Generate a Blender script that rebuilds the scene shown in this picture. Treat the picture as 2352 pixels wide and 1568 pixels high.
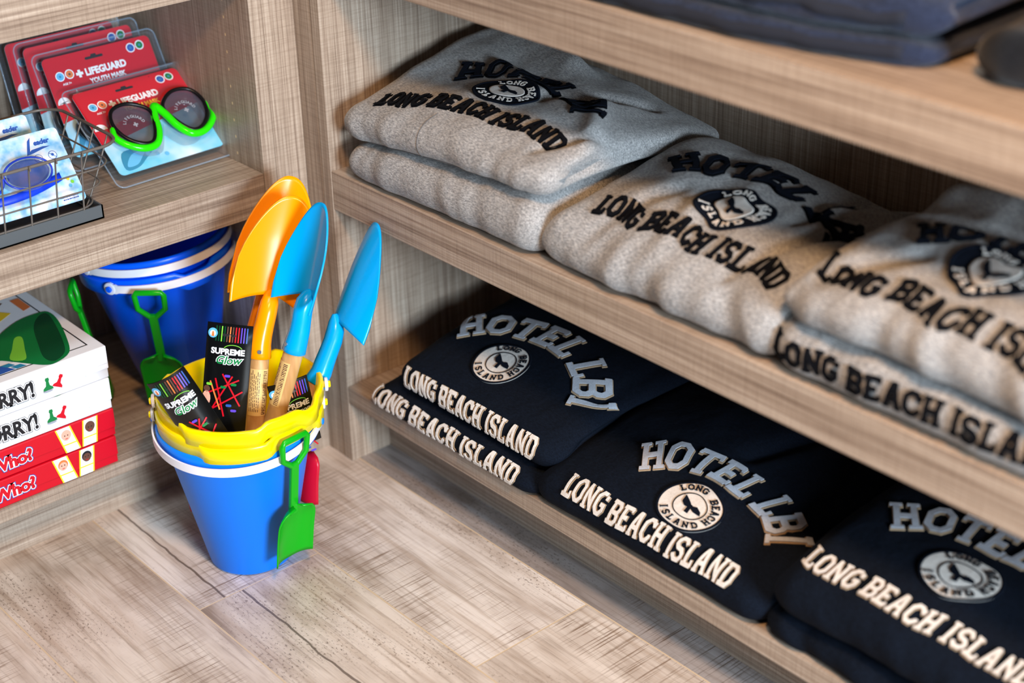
import bpy, math, random
from math import sin, cos, pi, sqrt, radians as R
from mathutils import Vector as V, Matrix as M, noise as NZ
random.seed(7)
for o in list(bpy.data.objects): bpy.data.objects.remove(o)
sc = bpy.context.scene
COL = sc.collection

# ------------------------------------------------------------------ camera
cd = bpy.data.cameras.new('camera'); cam = bpy.data.objects.new('camera', cd); COL.objects.link(cam)
cd.sensor_width = 36.0; cd.lens = 3760.55 / 2352 * 36
rt, up, fw = V((0.7513226, -0.65961281, -0.02062279)), V((0.3188422, 0.33545757, 0.88645805)), V((0.57780101, 0.67259138, -0.46234925))
cam.matrix_world = M(((rt.x, up.x, -fw.x, -1.10012), (rt.y, up.y, -fw.y, -1.68372), (rt.z, up.z, -fw.z, 1.2), (0, 0, 0, 1)))
cd.clip_start = 0.02
cd.dof.use_dof = True; cd.dof.focus_distance = 1.97; cd.dof.aperture_fstop = 2.6
sc.camera = cam

# ------------------------------------------------------------------ light
w = bpy.data.worlds.new('room_light'); sc.world = w; w.use_nodes = True
w.node_tree.nodes['Background'].inputs[0].default_value = (0.62, 0.74, 1.0, 1)
w.node_tree.nodes['Background'].inputs[1].default_value = 0.025
def area(name, loc, target, size, sizey, power, colour):
    l = bpy.data.lights.new(name, 'AREA'); l.shape = 'RECTANGLE'; l.size = size; l.size_y = sizey
    l.energy = power; l.color = colour
    o = bpy.data.objects.new(name, l); COL.objects.link(o); o.location = loc
    o.rotation_euler = (V(target) - V(loc)).to_track_quat('-Z', 'Y').to_euler()
    return o
area('shop_window_daylight', (-0.75, -3.5, 1.10), (-0.05, -.1, 0.4), 0.8, 0.7, 150, (0.70, 0.86, 1.0))
area('ceiling_spot_warm', (-0.62, -1.45, 1.75), (0.0, -1.05, 0.5), 0.22, 0.22, 23, (1.0, 0.57, 0.26))
area('ceiling_panel_daylight', (-.75, -.9, 2.7), (-0.2, -.4, 0.1), 0.8, 0.8, 20, (0.80, 0.91, 1.0))
sc.view_settings.view_transform = 'Standard'; sc.view_settings.look = 'None'
sc.view_settings.gamma = 1; sc.view_settings.use_curve_mapping = False
sc.view_settings.exposure = 0.25

# ------------------------------------------------------------------ materials
def lin(c):
    return tuple(((x / 255) / 12.92 if x / 255 <= .04045 else ((x / 255 + .055) / 1.055) ** 2.4) for x in c) + (1,)
MATS = {}
def mat(name, rgb, rough=.5, spec=.5, **k):
    if name in MATS: return MATS[name]
    m = bpy.data.materials.new(name); m.use_nodes = True; b = m.node_tree.nodes['Principled BSDF']
    b.inputs['Base Color'].default_value = lin(rgb); b.inputs['Roughness'].default_value = rough
    b.inputs['Specular IOR Level'].default_value = spec
    for kk, v in k.items(): b.inputs[kk.replace('_', ' ')].default_value = v
    MATS[name] = m; return m
def nodes(m):
    nt = m.node_tree; return nt, nt.nodes, nt.links, nt.nodes['Principled BSDF']
def N(nt, t, **k):
    n = nt.nodes.new(t)
    for a, v in k.items():
        if a[0] == '_': setattr(n, a[1:], v)
        else: n.inputs[a.replace('_', ' ')].default_value = v
    return n
def ramp(nt, pts):
    r = nt.nodes.new('ShaderNodeValToRGB'); e = r.color_ramp.elements
    while len(e) < len(pts): e.new(.5)
    for x, (p, c) in zip(e, pts): x.position = p; x.color = c if len(c) == 4 else lin(c)
    return r
def mixc(nt, a, b, f, mode='MIX'):
    n = nt.nodes.new('ShaderNodeMix'); n.data_type = 'RGBA'; n.blend_type = mode
    for s, v in ((6, a), (7, b), (0, f)):
        if hasattr(v, 'is_output'): nt.links.new(v, n.inputs[s])
        else: n.inputs[s].default_value = v
    return n.outputs[2]
def noise(nt, scale_vec, scale=1.0, detail=2.0, rough=.5, loc=(0, 0, 0), src=None):
    mp = nt.nodes.new('ShaderNodeMapping'); mp.inputs['Scale'].default_value = scale_vec; mp.inputs['Location'].default_value = loc
    if src is None:
        tc = nt.nodes.new('ShaderNodeTexCoord'); src = tc.outputs['Object']
    nt.links.new(src, mp.inputs['Vector'])
    n = nt.nodes.new('ShaderNodeTexNoise'); n.inputs['Scale'].default_value = scale; n.inputs['Detail'].default_value = detail
    n.inputs['Roughness'].default_value = rough
    nt.links.new(mp.outputs[0], n.inputs['Vector']); return n.outputs['Fac']
def wood(axis):
    """limed, linen-textured laminate: streaks along the grain crossed by fine threads"""
    name = 'laminate_grain_' + axis
    m = mat(name, (170, 150, 128), .42, .35); nt, ns, ls, b = nodes(m)
    k = 'xyz'.index(axis)
    def sv(al, ac): v = [ac] * 3; v[k] = al; return tuple(v)
    streak = noise(nt, sv(3.5, 300), 1, 3, .65)
    broad = noise(nt, sv(1.6, 60), 1, 2, .5, (3, 1, 7))
    cross = noise(nt, sv(900, 26), 1, 2, .6, (5, 2, 1))
    fine = noise(nt, sv(30, 1500), 1, 1, .5, (1, 9, 4))
    r1 = ramp(nt, [(.32, (136, 117, 102)), (.5, (171, 153, 136)), (.68, (192, 176, 160))])
    ls.new(streak, r1.inputs[0])
    r2 = ramp(nt, [(.3, (222, 218, 215)), (.6, (255, 255, 255))]); ls.new(broad, r2.inputs[0])
    r3 = ramp(nt, [(.34, (216, 211, 207)), (.56, (255, 255, 255))]); ls.new(cross, r3.inputs[0])
    r4 = ramp(nt, [(.3, (220, 216, 212)), (.6, (255, 255, 255))]); ls.new(fine, r4.inputs[0])
    c = mixc(nt, r1.outputs[0], r2.outputs[0], .8, 'MULTIPLY'); c = mixc(nt, c, r3.outputs[0], .55, 'MULTIPLY'); c = mixc(nt, c, r4.outputs[0], .45, 'MULTIPLY')
    ls.new(c, b.inputs['Base Color'])
    bp = N(nt, 'ShaderNodeBump', Strength=.25, Distance=.0006); ls.new(streak, bp.inputs['Height']); ls.new(bp.outputs[0], b.inputs['Normal'])
    return m
WX, WY, WZ = wood('x'), wood('y'), wood('z')
def cloth(name, pts, bump=.35, sc_=1400, rough=.95, sheen=.15):
    m = mat(name, (120, 120, 120), rough, .1); nt, ns, ls, b = nodes(m)
    n1 = noise(nt, (1, 1, .4), sc_, 3, .75); n2 = noise(nt, (1, .35, 1), sc_ * .45, 2, .6, (4, 4, 4))
    mx = nt.nodes.new('ShaderNodeMath'); mx.operation = 'ADD'; ls.new(n1, mx.inputs[0]); ls.new(n2, mx.inputs[1])
    m2 = nt.nodes.new('ShaderNodeMath'); m2.operation = 'MULTIPLY'; m2.inputs[1].default_value = .5; ls.new(mx.outputs[0], m2.inputs[0])
    r = ramp(nt, pts); ls.new(m2.outputs[0], r.inputs[0]); ls.new(r.outputs[0], b.inputs['Base Color'])
    b.inputs['Sheen Weight'].default_value = sheen
    w1 = noise(nt, (1, 1, 1), 28, 3, .55, (2, 2, 2))
    bp0 = N(nt, 'ShaderNodeBump', Strength=.5, Distance=.006); ls.new(w1, bp0.inputs['Height'])
    bp = N(nt, 'ShaderNodeBump', Strength=bump, Distance=.0008); ls.new(n1, bp.inputs['Height']); ls.new(bp0.outputs[0], bp.inputs['Normal'])
    ls.new(bp.outputs[0], b.inputs['Normal'])
    return m
GREY = cloth('heather_grey_fleece', [(.38, (104, 104, 106)), (.5, (148, 147, 146)), (.62, (184, 182, 180))])
NAVY = cloth('navy_fleece', [(.35, (6, 10, 18)), (.65, (15, 23, 36))], .3, 1400, .95, .0)
DENIM = cloth('dark_blue_knit', [(.35, (20, 27, 43)), (.65, (42, 51, 74))], .5, 900)
CHAR = cloth('charcoal_fleece', [(.35, (10, 11, 14)), (.65, (22, 24, 29))], .3, 900)
INK = cloth('black_felt', [(.35, (5, 6, 10)), (.65, (12, 14, 20))], .3, 2500, .95, 0)
INK2 = cloth('navy_felt', [(.35, (7, 11, 20)), (.65, (15, 22, 36))], .3, 2500, .95, 0)
CREAM = cloth('cream_satin_applique', [(.35, (204, 196, 188)), (.65, (232, 226, 218))], .25, 2200, .6)
SILVER = cloth('pale_grey_felt', [(.35, (164, 170, 182)), (.65, (198, 204, 214))], .3, 2200, .8)
TAN = cloth('tan_stitching', [(.35, (150, 124, 98)), (.65, (192, 166, 134))], .4, 3000, .7)
def plastic(name, rgb, rough=.22, sss=.0, **k):
    return mat(name, rgb, rough, .28, **k)
BLUE = plastic('bright_blue_plastic', (0, 130, 255), .42)
ROYAL = plastic('royal_blue_plastic', (0, 96, 255), .3)
YEL = plastic('yellow_plastic', (250, 226, 0), .22)
GRN = plastic('green_plastic', (10, 160, 22), .25)
RED = plastic('red_plastic', (190, 12, 44), .3)
WHT = plastic('white_plastic', (232, 232, 240), .35)
ORG = plastic('orange_plastic', (255, 152, 0), .22)
CYAN = plastic('sky_blue_plastic', (0, 160, 235), .22)
LIME = plastic('lime_green_plastic', (40, 220, 10), .15)
BLKP = plastic('black_rubber', (14, 15, 17), .3)
METAL = mat('dark_wire', (98, 92, 86), .4, .5)
TRAY = mat('grey_painted_tray', (74, 80, 84), .55)
CHROME = mat('steel_screw', (200, 200, 205), .25, .5, Metallic=1.0)
def clear(name, rgb, a, rough=.06):
    m = mat(name, rgb, rough, .6); m.node_tree.nodes['Principled BSDF'].inputs['Alpha'].default_value = a; return m
CLEAR = clear('clear_blister_plastic', (205, 220, 240), .035, .03)
CLEARE = clear('clear_blister_edge', (150, 170, 190), .35)
LENS = clear('tinted_mask_lens', (70, 66, 80), .62)
GLENS = clear('blue_goggle_lens', (50, 60, 130), .72, .1)
def paper(name, rgb, rough=.4): return mat('print_' + name, rgb, rough, .4)
P_W, P_K, P_R, P_B, P_G = paper('white', (238, 240, 246), .3), paper('black', (24, 24, 28)), paper('red', (196, 6, 30), .35), paper('blue', (40, 84, 168)), paper('green', (14, 120, 60), .25)
P_Y, P_LB, P_SK, P_BR, P_OR = paper('yellow', (246, 204, 40)), paper('light_blue', (96, 178, 226)), paper('skin', (236, 170, 148)), paper('brown', (96, 62, 50)), paper('orange', (226, 120, 60))
P_GREY, P_CARD, P_DG, P_LG, P_TEAL, P_PUR = paper('grey', (150, 156, 168)), paper('card', (214, 216, 222), .35), paper('dark_green', (6, 70, 40), .25), paper('lime', (120, 200, 60)), paper('teal', (40, 130, 170)), paper('purple', (90, 60, 190))
HWOOD = mat('pale_turned_wood', (206, 158, 98), .5); _nt, _n, _l, _b = nodes(HWOOD)
_r = ramp(_nt, [(.35, (178, 126, 72)), (.65, (220, 178, 120))]); _l.new(noise(_nt, (60, 60, 4), 1, 3), _r.inputs[0]); _l.new(_r.outputs[0], _b.inputs['Base Color'])
STICK = paper('kraft_label', (228, 190, 124))
def water_print(name, a, b2, c, s):
    m = paper(name, a, .25); nt, ns, ls, b = nodes(m)
    r = ramp(nt, [(.36, a), (.5, b2), (.64, c)]); ls.new(noise(nt, (1, 1, 1), s, 3, .5), r.inputs[0]); ls.new(r.outputs[0], b.inputs['Base Color']); return m
P_WATER = water_print('water_ripples', (96, 176, 232), (178, 216, 244), (232, 226, 226), 42)
P_SEA = water_print('sea', (90, 190, 226), (150, 208, 236), (232, 240, 248), 14)

# floor: wood-look porcelain planks, whitewashed with saw marks
def floor_mat():
    m = mat('whitewashed_plank_tile', (190, 175, 160), .38, .4); nt, ns, ls, b = nodes(m)
    tc = nt.nodes.new('ShaderNodeTexCoord'); obj = tc.outputs['Object']
    mp = nt.nodes.new('ShaderNodeMapping'); ls.new(obj, mp.inputs['Vector'])
    mp.inputs['Rotation'].default_value = (0, 0, R(-90)); mp.inputs['Location'].default_value = (0, 0, 0)
    sep = nt.nodes.new('ShaderNodeSeparateXYZ'); ls.new(obj, sep.inputs[0])
    br = nt.nodes.new('ShaderNodeTexBrick'); br.offset = .0; br.squash = 1; br.inputs['Scale'].default_value = 1
    br.inputs['Mortar Size'].default_value = .0011; br.inputs['Mortar Smooth'].default_value = .2
    br.inputs['Brick Width'].default_value = 1.2; br.inputs['Row Height'].default_value = .1765
    br.inputs['Color1'].default_value = (0, 0, 0, 1); br.inputs['Color2'].default_value = (1, 1, 1, 1); br.inputs['Mortar'].default_value = (.5, .5, .5, 1)
    # per-row shift of the joints: x rows are 0.1765 wide starting at 0.012
    def math(op, a, bb=None):
        n = nt.nodes.new('ShaderNodeMath'); n.operation = op
        for i, v in enumerate((a, bb)):
            if v is None: continue
            if hasattr(v, 'is_output'): ls.new(v, n.inputs[i])
            else: n.inputs[i].default_value = v
        return n.outputs[0]
    xs = math('ADD', sep.outputs[0], -.012); row = math('FLOOR', math('DIVIDE', xs, .1765))
    # joint offset: row -2 joint at y=-.206, row -1 joint at y=-.517 (step -.311 per row)
    sh = math('MULTIPLY', math('ADD', row, 2), .311)
    yy = math('ADD', math('ADD', sep.outputs[1], .206), sh)
    cmb = nt.nodes.new('ShaderNodeCombineXYZ'); ls.new(math('ADD', yy, 12.0), cmb.inputs[0]); ls.new(math('ADD', xs, 1.765), cmb.inputs[1])
    ls.new(cmb.outputs[0], br.inputs['Vector'])
    plank = math('FLOOR', math('DIVIDE', math('ADD', yy, 12.0), 1.2))
    seed = math('FRACT', math('MULTIPLY', math('SINE', math('ADD', math('MULTIPLY', row, 12.7), math('MULTIPLY', plank, 7.3))), 437.5))
    # coordinates shifted per plank
    vs = nt.nodes.new('ShaderNodeCombineXYZ'); ls.new(math('ADD', sep.outputs[0], math('MULTIPLY', seed, 9)), vs.inputs[0]); ls.new(math('ADD', sep.outputs[1], math('MULTIPLY', seed, 5)), vs.inputs[1])
    sv = vs.outputs[0]
    grain = noise(nt, (230, 7, 1), 1, 4, .65, src=sv); patch = noise(nt, (14, 4.5, 1), 1, 4, .6, (7, 3, 0), sv)
    saw = noise(nt, (9, 420, 1), 1, 3, .65, (2, 8, 0), sv); spk = noise(nt, (120, 60, 1), 3, 4, .65, (9, 1, 0), sv); big = noise(nt, (7, 2.2, 1), 1, 3, .6, (1, 1, 0), sv)
    wide = noise(nt, (60, 2.0, 1), 1, 3, .6, (4, 4, 0), sv)
    base = ramp(nt, [(.34, (170, 158, 148)), (.46, (204, 196, 190)), (.6, (226, 221, 217))]); ls.new(patch, base.inputs[0])
    gr = ramp(nt, [(.32, (196, 188, 180)), (.5, (255, 255, 255))]); ls.new(grain, gr.inputs[0])
    c = mixc(nt, base.outputs[0], gr.outputs[0], .7, 'MULTIPLY')
    gw = ramp(nt, [(.34, (226, 218, 210)), (.5, (255, 255, 255))]); ls.new(wide, gw.inputs[0]); c = mixc(nt, c, gw.outputs[0], .8, 'MULTIPLY')
    sm = ramp(nt, [(.4, (1, 1, 1, 1)), (.46, (0, 0, 0, 1))]); ls.new(saw, sm.inputs[0])
    pm = ramp(nt, [(.47, (0, 0, 0, 1)), (.58, (1, 1, 1, 1))]); ls.new(big, pm.inputs[0])
    f = math('MULTIPLY', sm.outputs[0], pm.outputs[0])
    c = mixc(nt, c, lin((128, 108, 92)), math('MULTIPLY', f, .85))
    sp = ramp(nt, [(.38, (1, 1, 1, 1)), (.43, (0, 0, 0, 1))]); ls.new(spk, sp.inputs[0])
    pm2 = ramp(nt, [(.36, (1, 1, 1, 1)), (.46, (0, 0, 0, 1))]); ls.new(big, pm2.inputs[0])
    c = mixc(nt, c, lin((112, 98, 88)), math('MULTIPLY', math('MULTIPLY', sp.outputs[0], pm2.outputs[0]), .8))
    # one long printed crack running down the second plank from the corner
    wob = noise(nt, (.01, 9, 1), 1, 3, .6, (3, 3, 0), obj)
    dd = math('ABSOLUTE', math('ADD', math('ADD', sep.outputs[0], math('SUBTRACT', .304, math('MULTIPLY', math('LESS_THAN', sep.outputs[1], -.206), .0245))), math('MULTIPLY', math('ADD', wob, -.5), .016)))
    ck = math('MULTIPLY', math('LESS_THAN', dd, math('MULTIPLY', grain, .0030)), math('GREATER_THAN', sep.outputs[1], -.75))
    c = mixc(nt, c, lin((88, 74, 66)), math('MULTIPLY', ck, .8))
    # plank tone: mostly beige, some grey
    tone = ramp(nt, [(0, (236, 226, 214)), (.45, (255, 250, 245)), (.8, (226, 212, 196)), (1, (255, 255, 255))]); ls.new(seed, tone.inputs[0])
    c = mixc(nt, c, tone.outputs[0], 1, 'MULTIPLY')
    # the grey plank beside the right-hand unit (x > .012)
    gp = math('GREATER_THAN', xs, 0.0); c = mixc(nt, c, mixc(nt, c, lin((176, 178, 186)), 1, 'MULTIPLY'), math('MULTIPLY', gp, .85))
    c = mixc(nt, c, lin((206, 184, 154)), br.outputs['Fac'])
    ls.new(c, b.inputs['Base Color'])
    bp = N(nt, 'ShaderNodeBump', Strength=.4, Distance=.0015)
    h = math('SUBTRACT', math('MULTIPLY', grain, .5), br.outputs['Fac']); ls.new(h, bp.inputs['Height']); ls.new(bp.outputs[0], b.inputs['Normal'])
    return m

# ------------------------------------------------------------------ mesh helpers
class MB:
    def __init__(s): s.v = []; s.f = []; s.sm = []; s.m = []
    def add(s, vs, fs, smooth=False, mi=0):
        k = len(s.v); s.v += [tuple(p) for p in vs]; s.f += [tuple(i + k for i in f) for f in fs]; s.sm += [smooth] * len(fs); s.m += [mi] * len(fs); return s
    def box(s, a, b, bev=0.0, mi=0):
        x0, y0, z0 = a; x1, y1, z1 = b
        if bev <= 0:
            vs = [(x, y, z) for x in (x0, x1) for y in (y0, y1) for z in (z0, z1)]
            return s.add(vs, [(0, 1, 3, 2), (4, 6, 7, 5), (0, 4, 5, 1), (2, 3, 7, 6), (0, 2, 6, 4), (1, 5, 7, 3)], False, mi)
        import bmesh
        bm = bmesh.new(); bmesh.ops.create_cube(bm, size=1)
        for v in bm.verts: v.co = V(((v.co.x + .5) * (x1 - x0) + x0, (v.co.y + .5) * (y1 - y0) + y0, (v.co.z + .5) * (z1 - z0) + z0))
        bmesh.ops.bevel(bm, geom=bm.edges[:], offset=bev, segments=2, affect='EDGES', profile=.6)
        s.add([v.co[:] for v in bm.verts], [[v.index for v in f.verts] for f in bm.faces], False, mi); bm.free(); return s
    def grid(s, P, closeu=False, closev=False, smooth=True, mi=0, flip=False):
        n, m = len(P), len(P[0]); vs = [p for r in P for p in r]; fs = []
        for i in range(n if closeu else n - 1):
            for j in range(m if closev else m - 1):
                a, b, c, d = i * m + j, ((i + 1) % n) * m + j, ((i + 1) % n) * m + (j + 1) % m, i * m + (j + 1) % m
                fs.append((d, c, b, a) if flip else (a, b, c, d))
        return s.add(vs, fs, smooth, mi)
    def lathe(s, prof, seg=64, c=(0, 0, 0), fn=None, smooth=True, mi=0):
        P = []
        for k in range(seg):
            a = 2 * pi * k / seg; row = []
            for j, (r, z) in enumerate(prof):
                if fn: r, z = fn(a, j, r, z)
                row.append((c[0] + r * cos(a), c[1] + r * sin(a), c[2] + z))
            P.append(row)
        return s.grid(P, closeu=True, smooth=smooth, mi=mi)
    def tube(s, pts, r, seg=8, closed=False, caps=True, smooth=True, mi=0):
        pts = [V(p) for p in pts]; n = len(pts); rr = r if isinstance(r, (list, tuple)) else [r] * n; P = []; prev = None
        for i, p in enumerate(pts):
            a = pts[(i - 1) % n] if (closed or i) else pts[i]; b = pts[(i + 1) % n] if (closed or i < n - 1) else pts[i]
            t = (b - a); t = t.normalized() if t.length > 1e-9 else V((0, 0, 1))
            if prev is None: prev = t.orthogonal().normalized()
            u = (prev - t * prev.dot(t)); u = u.normalized() if u.length > 1e-6 else t.orthogonal().normalized(); prev = u; w_ = t.cross(u)
            P.append([p + (u * cos(2 * pi * k / seg) + w_ * sin(2 * pi * k / seg)) * rr[i] for k in range(seg)])
        s.grid(P, closeu=closed, closev=True, smooth=smooth, mi=mi)
        if caps and not closed:
            for row, fl in ((P[0], 1), (P[-1], 0)): s.add(row, [tuple(range(seg))[::-1] if not fl else tuple(range(seg))], False, mi)
        return s
    def xf(s, m):
        s.v = [tuple(m @ V(p)) for p in s.v]; return s
    def poly(s, pts, z=0, mi=0): return s.add([(p[0], p[1], z) for p in pts], [tuple(range(len(pts)))], False, mi)
    def build(s, name, mats, parent=None, solid=0, subsurf=0, off=-1, local=False):
        me = bpy.data.meshes.new(name)
        o = bpy.data.objects.new(name, me); COL.objects.link(o)
        org = V((0, 0, 0))
        if parent is not None:
            o.parent = parent; q = parent
            while q is not None: org += V(q.location); q = q.parent
        vs = s.v if local or parent is None else [tuple(V(p) - org) for p in s.v]
        me.from_pydata(vs, [], s.f); me.update()
        me.polygons.foreach_set('use_smooth', s.sm)
        mats = mats if isinstance(mats, (list, tuple)) else [mats]
        for m in mats: me.materials.append(m)
        me.polygons.foreach_set('material_index', s.m)
        if solid: md = o.modifiers.new('thickness', 'SOLIDIFY'); md.thickness = solid; md.offset = off
        if subsurf: md = o.modifiers.new('smooth', 'SUBSURF'); md.levels = subsurf; md.render_levels = subsurf
        return o
def thing(name, label, cat, loc=(0, 0, 0), group=None, mat4=None):
    o = bpy.data.objects.new(name, None); COL.objects.link(o); o.location = loc; o.empty_display_size = .03
    if mat4 is not None: o.matrix_world = mat4
    o['label'] = label; o['category'] = cat
    if group: o['group'] = group
    return o
def tag(o, label, cat, group=None):
    o['label'] = label; o['category'] = cat
    if group: o['group'] = group
    return o
def copy_tree(o, parent=None):
    c = o.copy(); COL.objects.link(c); c.parent = parent
    for ch in [x for x in bpy.data.objects if x.parent == o]: copy_tree(ch, c)
    return c
def frame(o, x, y, z=None):
    """matrix whose columns are x, y, x*y placed at o"""
    x = V(x).normalized(); y = V(y); y = (y - x * y.dot(x)).normalized(); z = x.cross(y); o = V(o)
    return M(((x.x, y.x, z.x, o.x), (x.y, y.y, z.y, o.y), (x.z, y.z, z.z, o.z), (0, 0, 0, 1)))
def frame_y(o, x, y):
    y = V(y).normalized(); x = V(x); x = (x - y * x.dot(y)).normalized(); return frame(o, x, y)
def text_mb(body, size, ext=.0002, bold=0.0, align='LEFT', shear=0.0, sx=1.0):
    cu = bpy.data.curves.new('t', 'FONT'); cu.body = body; cu.size = size; cu.align_x = align; cu.offset = bold; cu.resolution_u = 3; cu.shear = shear
    ob = bpy.data.objects.new('t', cu); COL.objects.link(ob); dg = bpy.context.evaluated_depsgraph_get(); dg.update()
    me = bpy.data.meshes.new_from_object(ob.evaluated_get(dg)); b = MB()
    b.add([(v.co.x * sx, v.co.y, 0) for v in me.vertices], [tuple(p.vertices) for p in me.polygons])
    bpy.data.objects.remove(ob); bpy.data.curves.remove(cu); bpy.data.meshes.remove(me); return b
def disc(cx, cy, r, n=20, ry=None): return [(cx + r * cos(2 * pi * k / n), cy + (ry or r) * sin(2 * pi * k / n)) for k in range(n)]
def rrect(x0, y0, x1, y1, r, n=5):
    out = []
    for cx, cy, a in ((x1 - r, y1 - r, 0), (x0 + r, y1 - r, 90), (x0 + r, y0 + r, 180), (x1 - r, y0 + r, 270)):
        out += [(cx + r * cos(R(a + 90 * k / n)), cy + r * sin(R(a + 90 * k / n))) for k in range(n + 1)]
    return out
class Print:
    """flat printing on a face: layers of ink shapes a hair above the card, mapped by matrix"""
    def __init__(s, mtx): s.b = MB(); s.mt = mtx; s.mats = []; s.k = 0
    def _mi(s, m):
        if m not in s.mats: s.mats.append(m)
        return s.mats.index(m)
    def shape(s, pts, m, lift=None):
        s.k += 1; z = lift if lift is not None else .0002 + s.k * .00002
        t = MB().poly(pts, z); s.b.add(t.v, t.f, False, s._mi(m)); return s
    def text(s, body, x, y, size, m, ang=0, bold=0, align='LEFT', sx=1.0, shear=0.0):
        s.k += 1; t = text_mb(body, size, bold=bold, align=align, sx=sx, shear=shear); c, q = cos(ang), sin(ang); z = .0002 + s.k * .00002
        s.b.add([(x + p[0] * c - p[1] * q, y + p[0] * q + p[1] * c, z) for p in t.v], t.f, False, s._mi(m)); return s
    def line(s, pts, wd, m):
        for (x0, y0), (x1, y1) in zip(pts[:-1], pts[1:]):
            d = V((x1 - x0, y1 - y0)); n = V((-d.y, d.x)).normalized() * wd / 2; s.shape([(x0 - n.x, y0 - n.y), (x1 - n.x, y1 - n.y), (x1 + n.x, y1 + n.y), (x0 + n.x, y0 + n.y)], m)
        return s
    def build(s, name, parent, local=False, fn=None):
        if fn: s.b.v = [tuple(fn(*p)) for p in s.b.v]
        elif s.mt is not None: s.b.xf(s.mt)
        return s.b.build(name, s.mats, parent, local=local)

# ------------------------------------------------------------------ floor and shelving
fl = MB().grid([[(-4, -5, 0), (-4, .5, 0)], [(1.2, -5, 0), (1.2, .5, 0)]], smooth=False, flip=True).build('floor', floor_mat()); fl['kind'] = 'structure'
ZB, ZB2, ZA, ZC, ZC2 = .431, .376, .671, .107, .0885
lu = thing('shelf_unit', 'limed wood shelf unit on the left holding swim masks, board games and blue buckets', 'shelf', (-.6, .18, 0))
XL = -1.2
MB().box((XL, .0015, ZB2), (-.0635, .34, ZB), .0012).build('shelf_board', WX, lu)
MB().box((XL, .0015, ZA), (-.0635, .34, ZA + .055), .0012).build('shelf_board', WX, lu)
MB().box((XL, .0015, ZC2), (-.0635, .34, ZC), .0012).build('shelf_board', WX, lu)
MB().box((XL, .06, 0), (-.04, .08, ZC2)).build('kick_plate', WX, lu)
MB().box((-.0632, 0, 0), (-.0445, .34, 1.25), .001).build('side_panel', WZ, lu)
MB().box((XL - .02, 0, 0), (XL, .34, 1.25), .001).build('side_panel', WZ, lu)
MB().box((-.044, .0008, 0), (.0011, .02, 1.25)).build('filler_strip', WZ, lu)
MB().box((XL, .34, 0), (-.044, .35, 1.25)).build('back_panel', WZ, lu)
pg = MB()
for k in range(14):
    for yy in (.06,):
        zz = ZB + .012 + k * .0225; pg.add([(-.0634, yy + .0016 * cos(a * pi / 4), zz + .0022 * sin(a * pi / 4)) for a in range(8)], [tuple(range(8))])
pg.build('peg_holes', mat('raw_board', (226, 200, 160), .7), lu)
ru = thing('shelf_unit', 'limed wood shelf unit on the right holding folded sweatshirts', 'shelf', (.18, -1.2, 0))
YN = -2.0; RBT, RBB, RMT, RMB, RTT, RTB = .1185, .0925, .4328, .380, .745, .688
for a, b in ((RBB, RBT), (RMB, RMT), (RTB, RTT)):
    MB().box((.001, YN, a), (.36, -.0565, b), .0012).build('shelf_board', WY, ru)
MB().box((.066, YN, 0), (.084, -.0565, RBB)).build('kick_plate', WY, ru)
MB().box((0, -.0564, 0), (.36, -.038, 1.25), .001).build('side_panel', WZ, ru)
MB().box((0, YN - .02, 0), (.36, YN, 1.25), .001).build('side_panel', WZ, ru)
MB().box((.0012, -.0376, 0), (.02, .0007, 1.25)).build('filler_strip', WZ, ru)
MB().box((.36, YN, 0), (.37, -.038, 1.25)).build('back_panel', WZ, ru)

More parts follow.
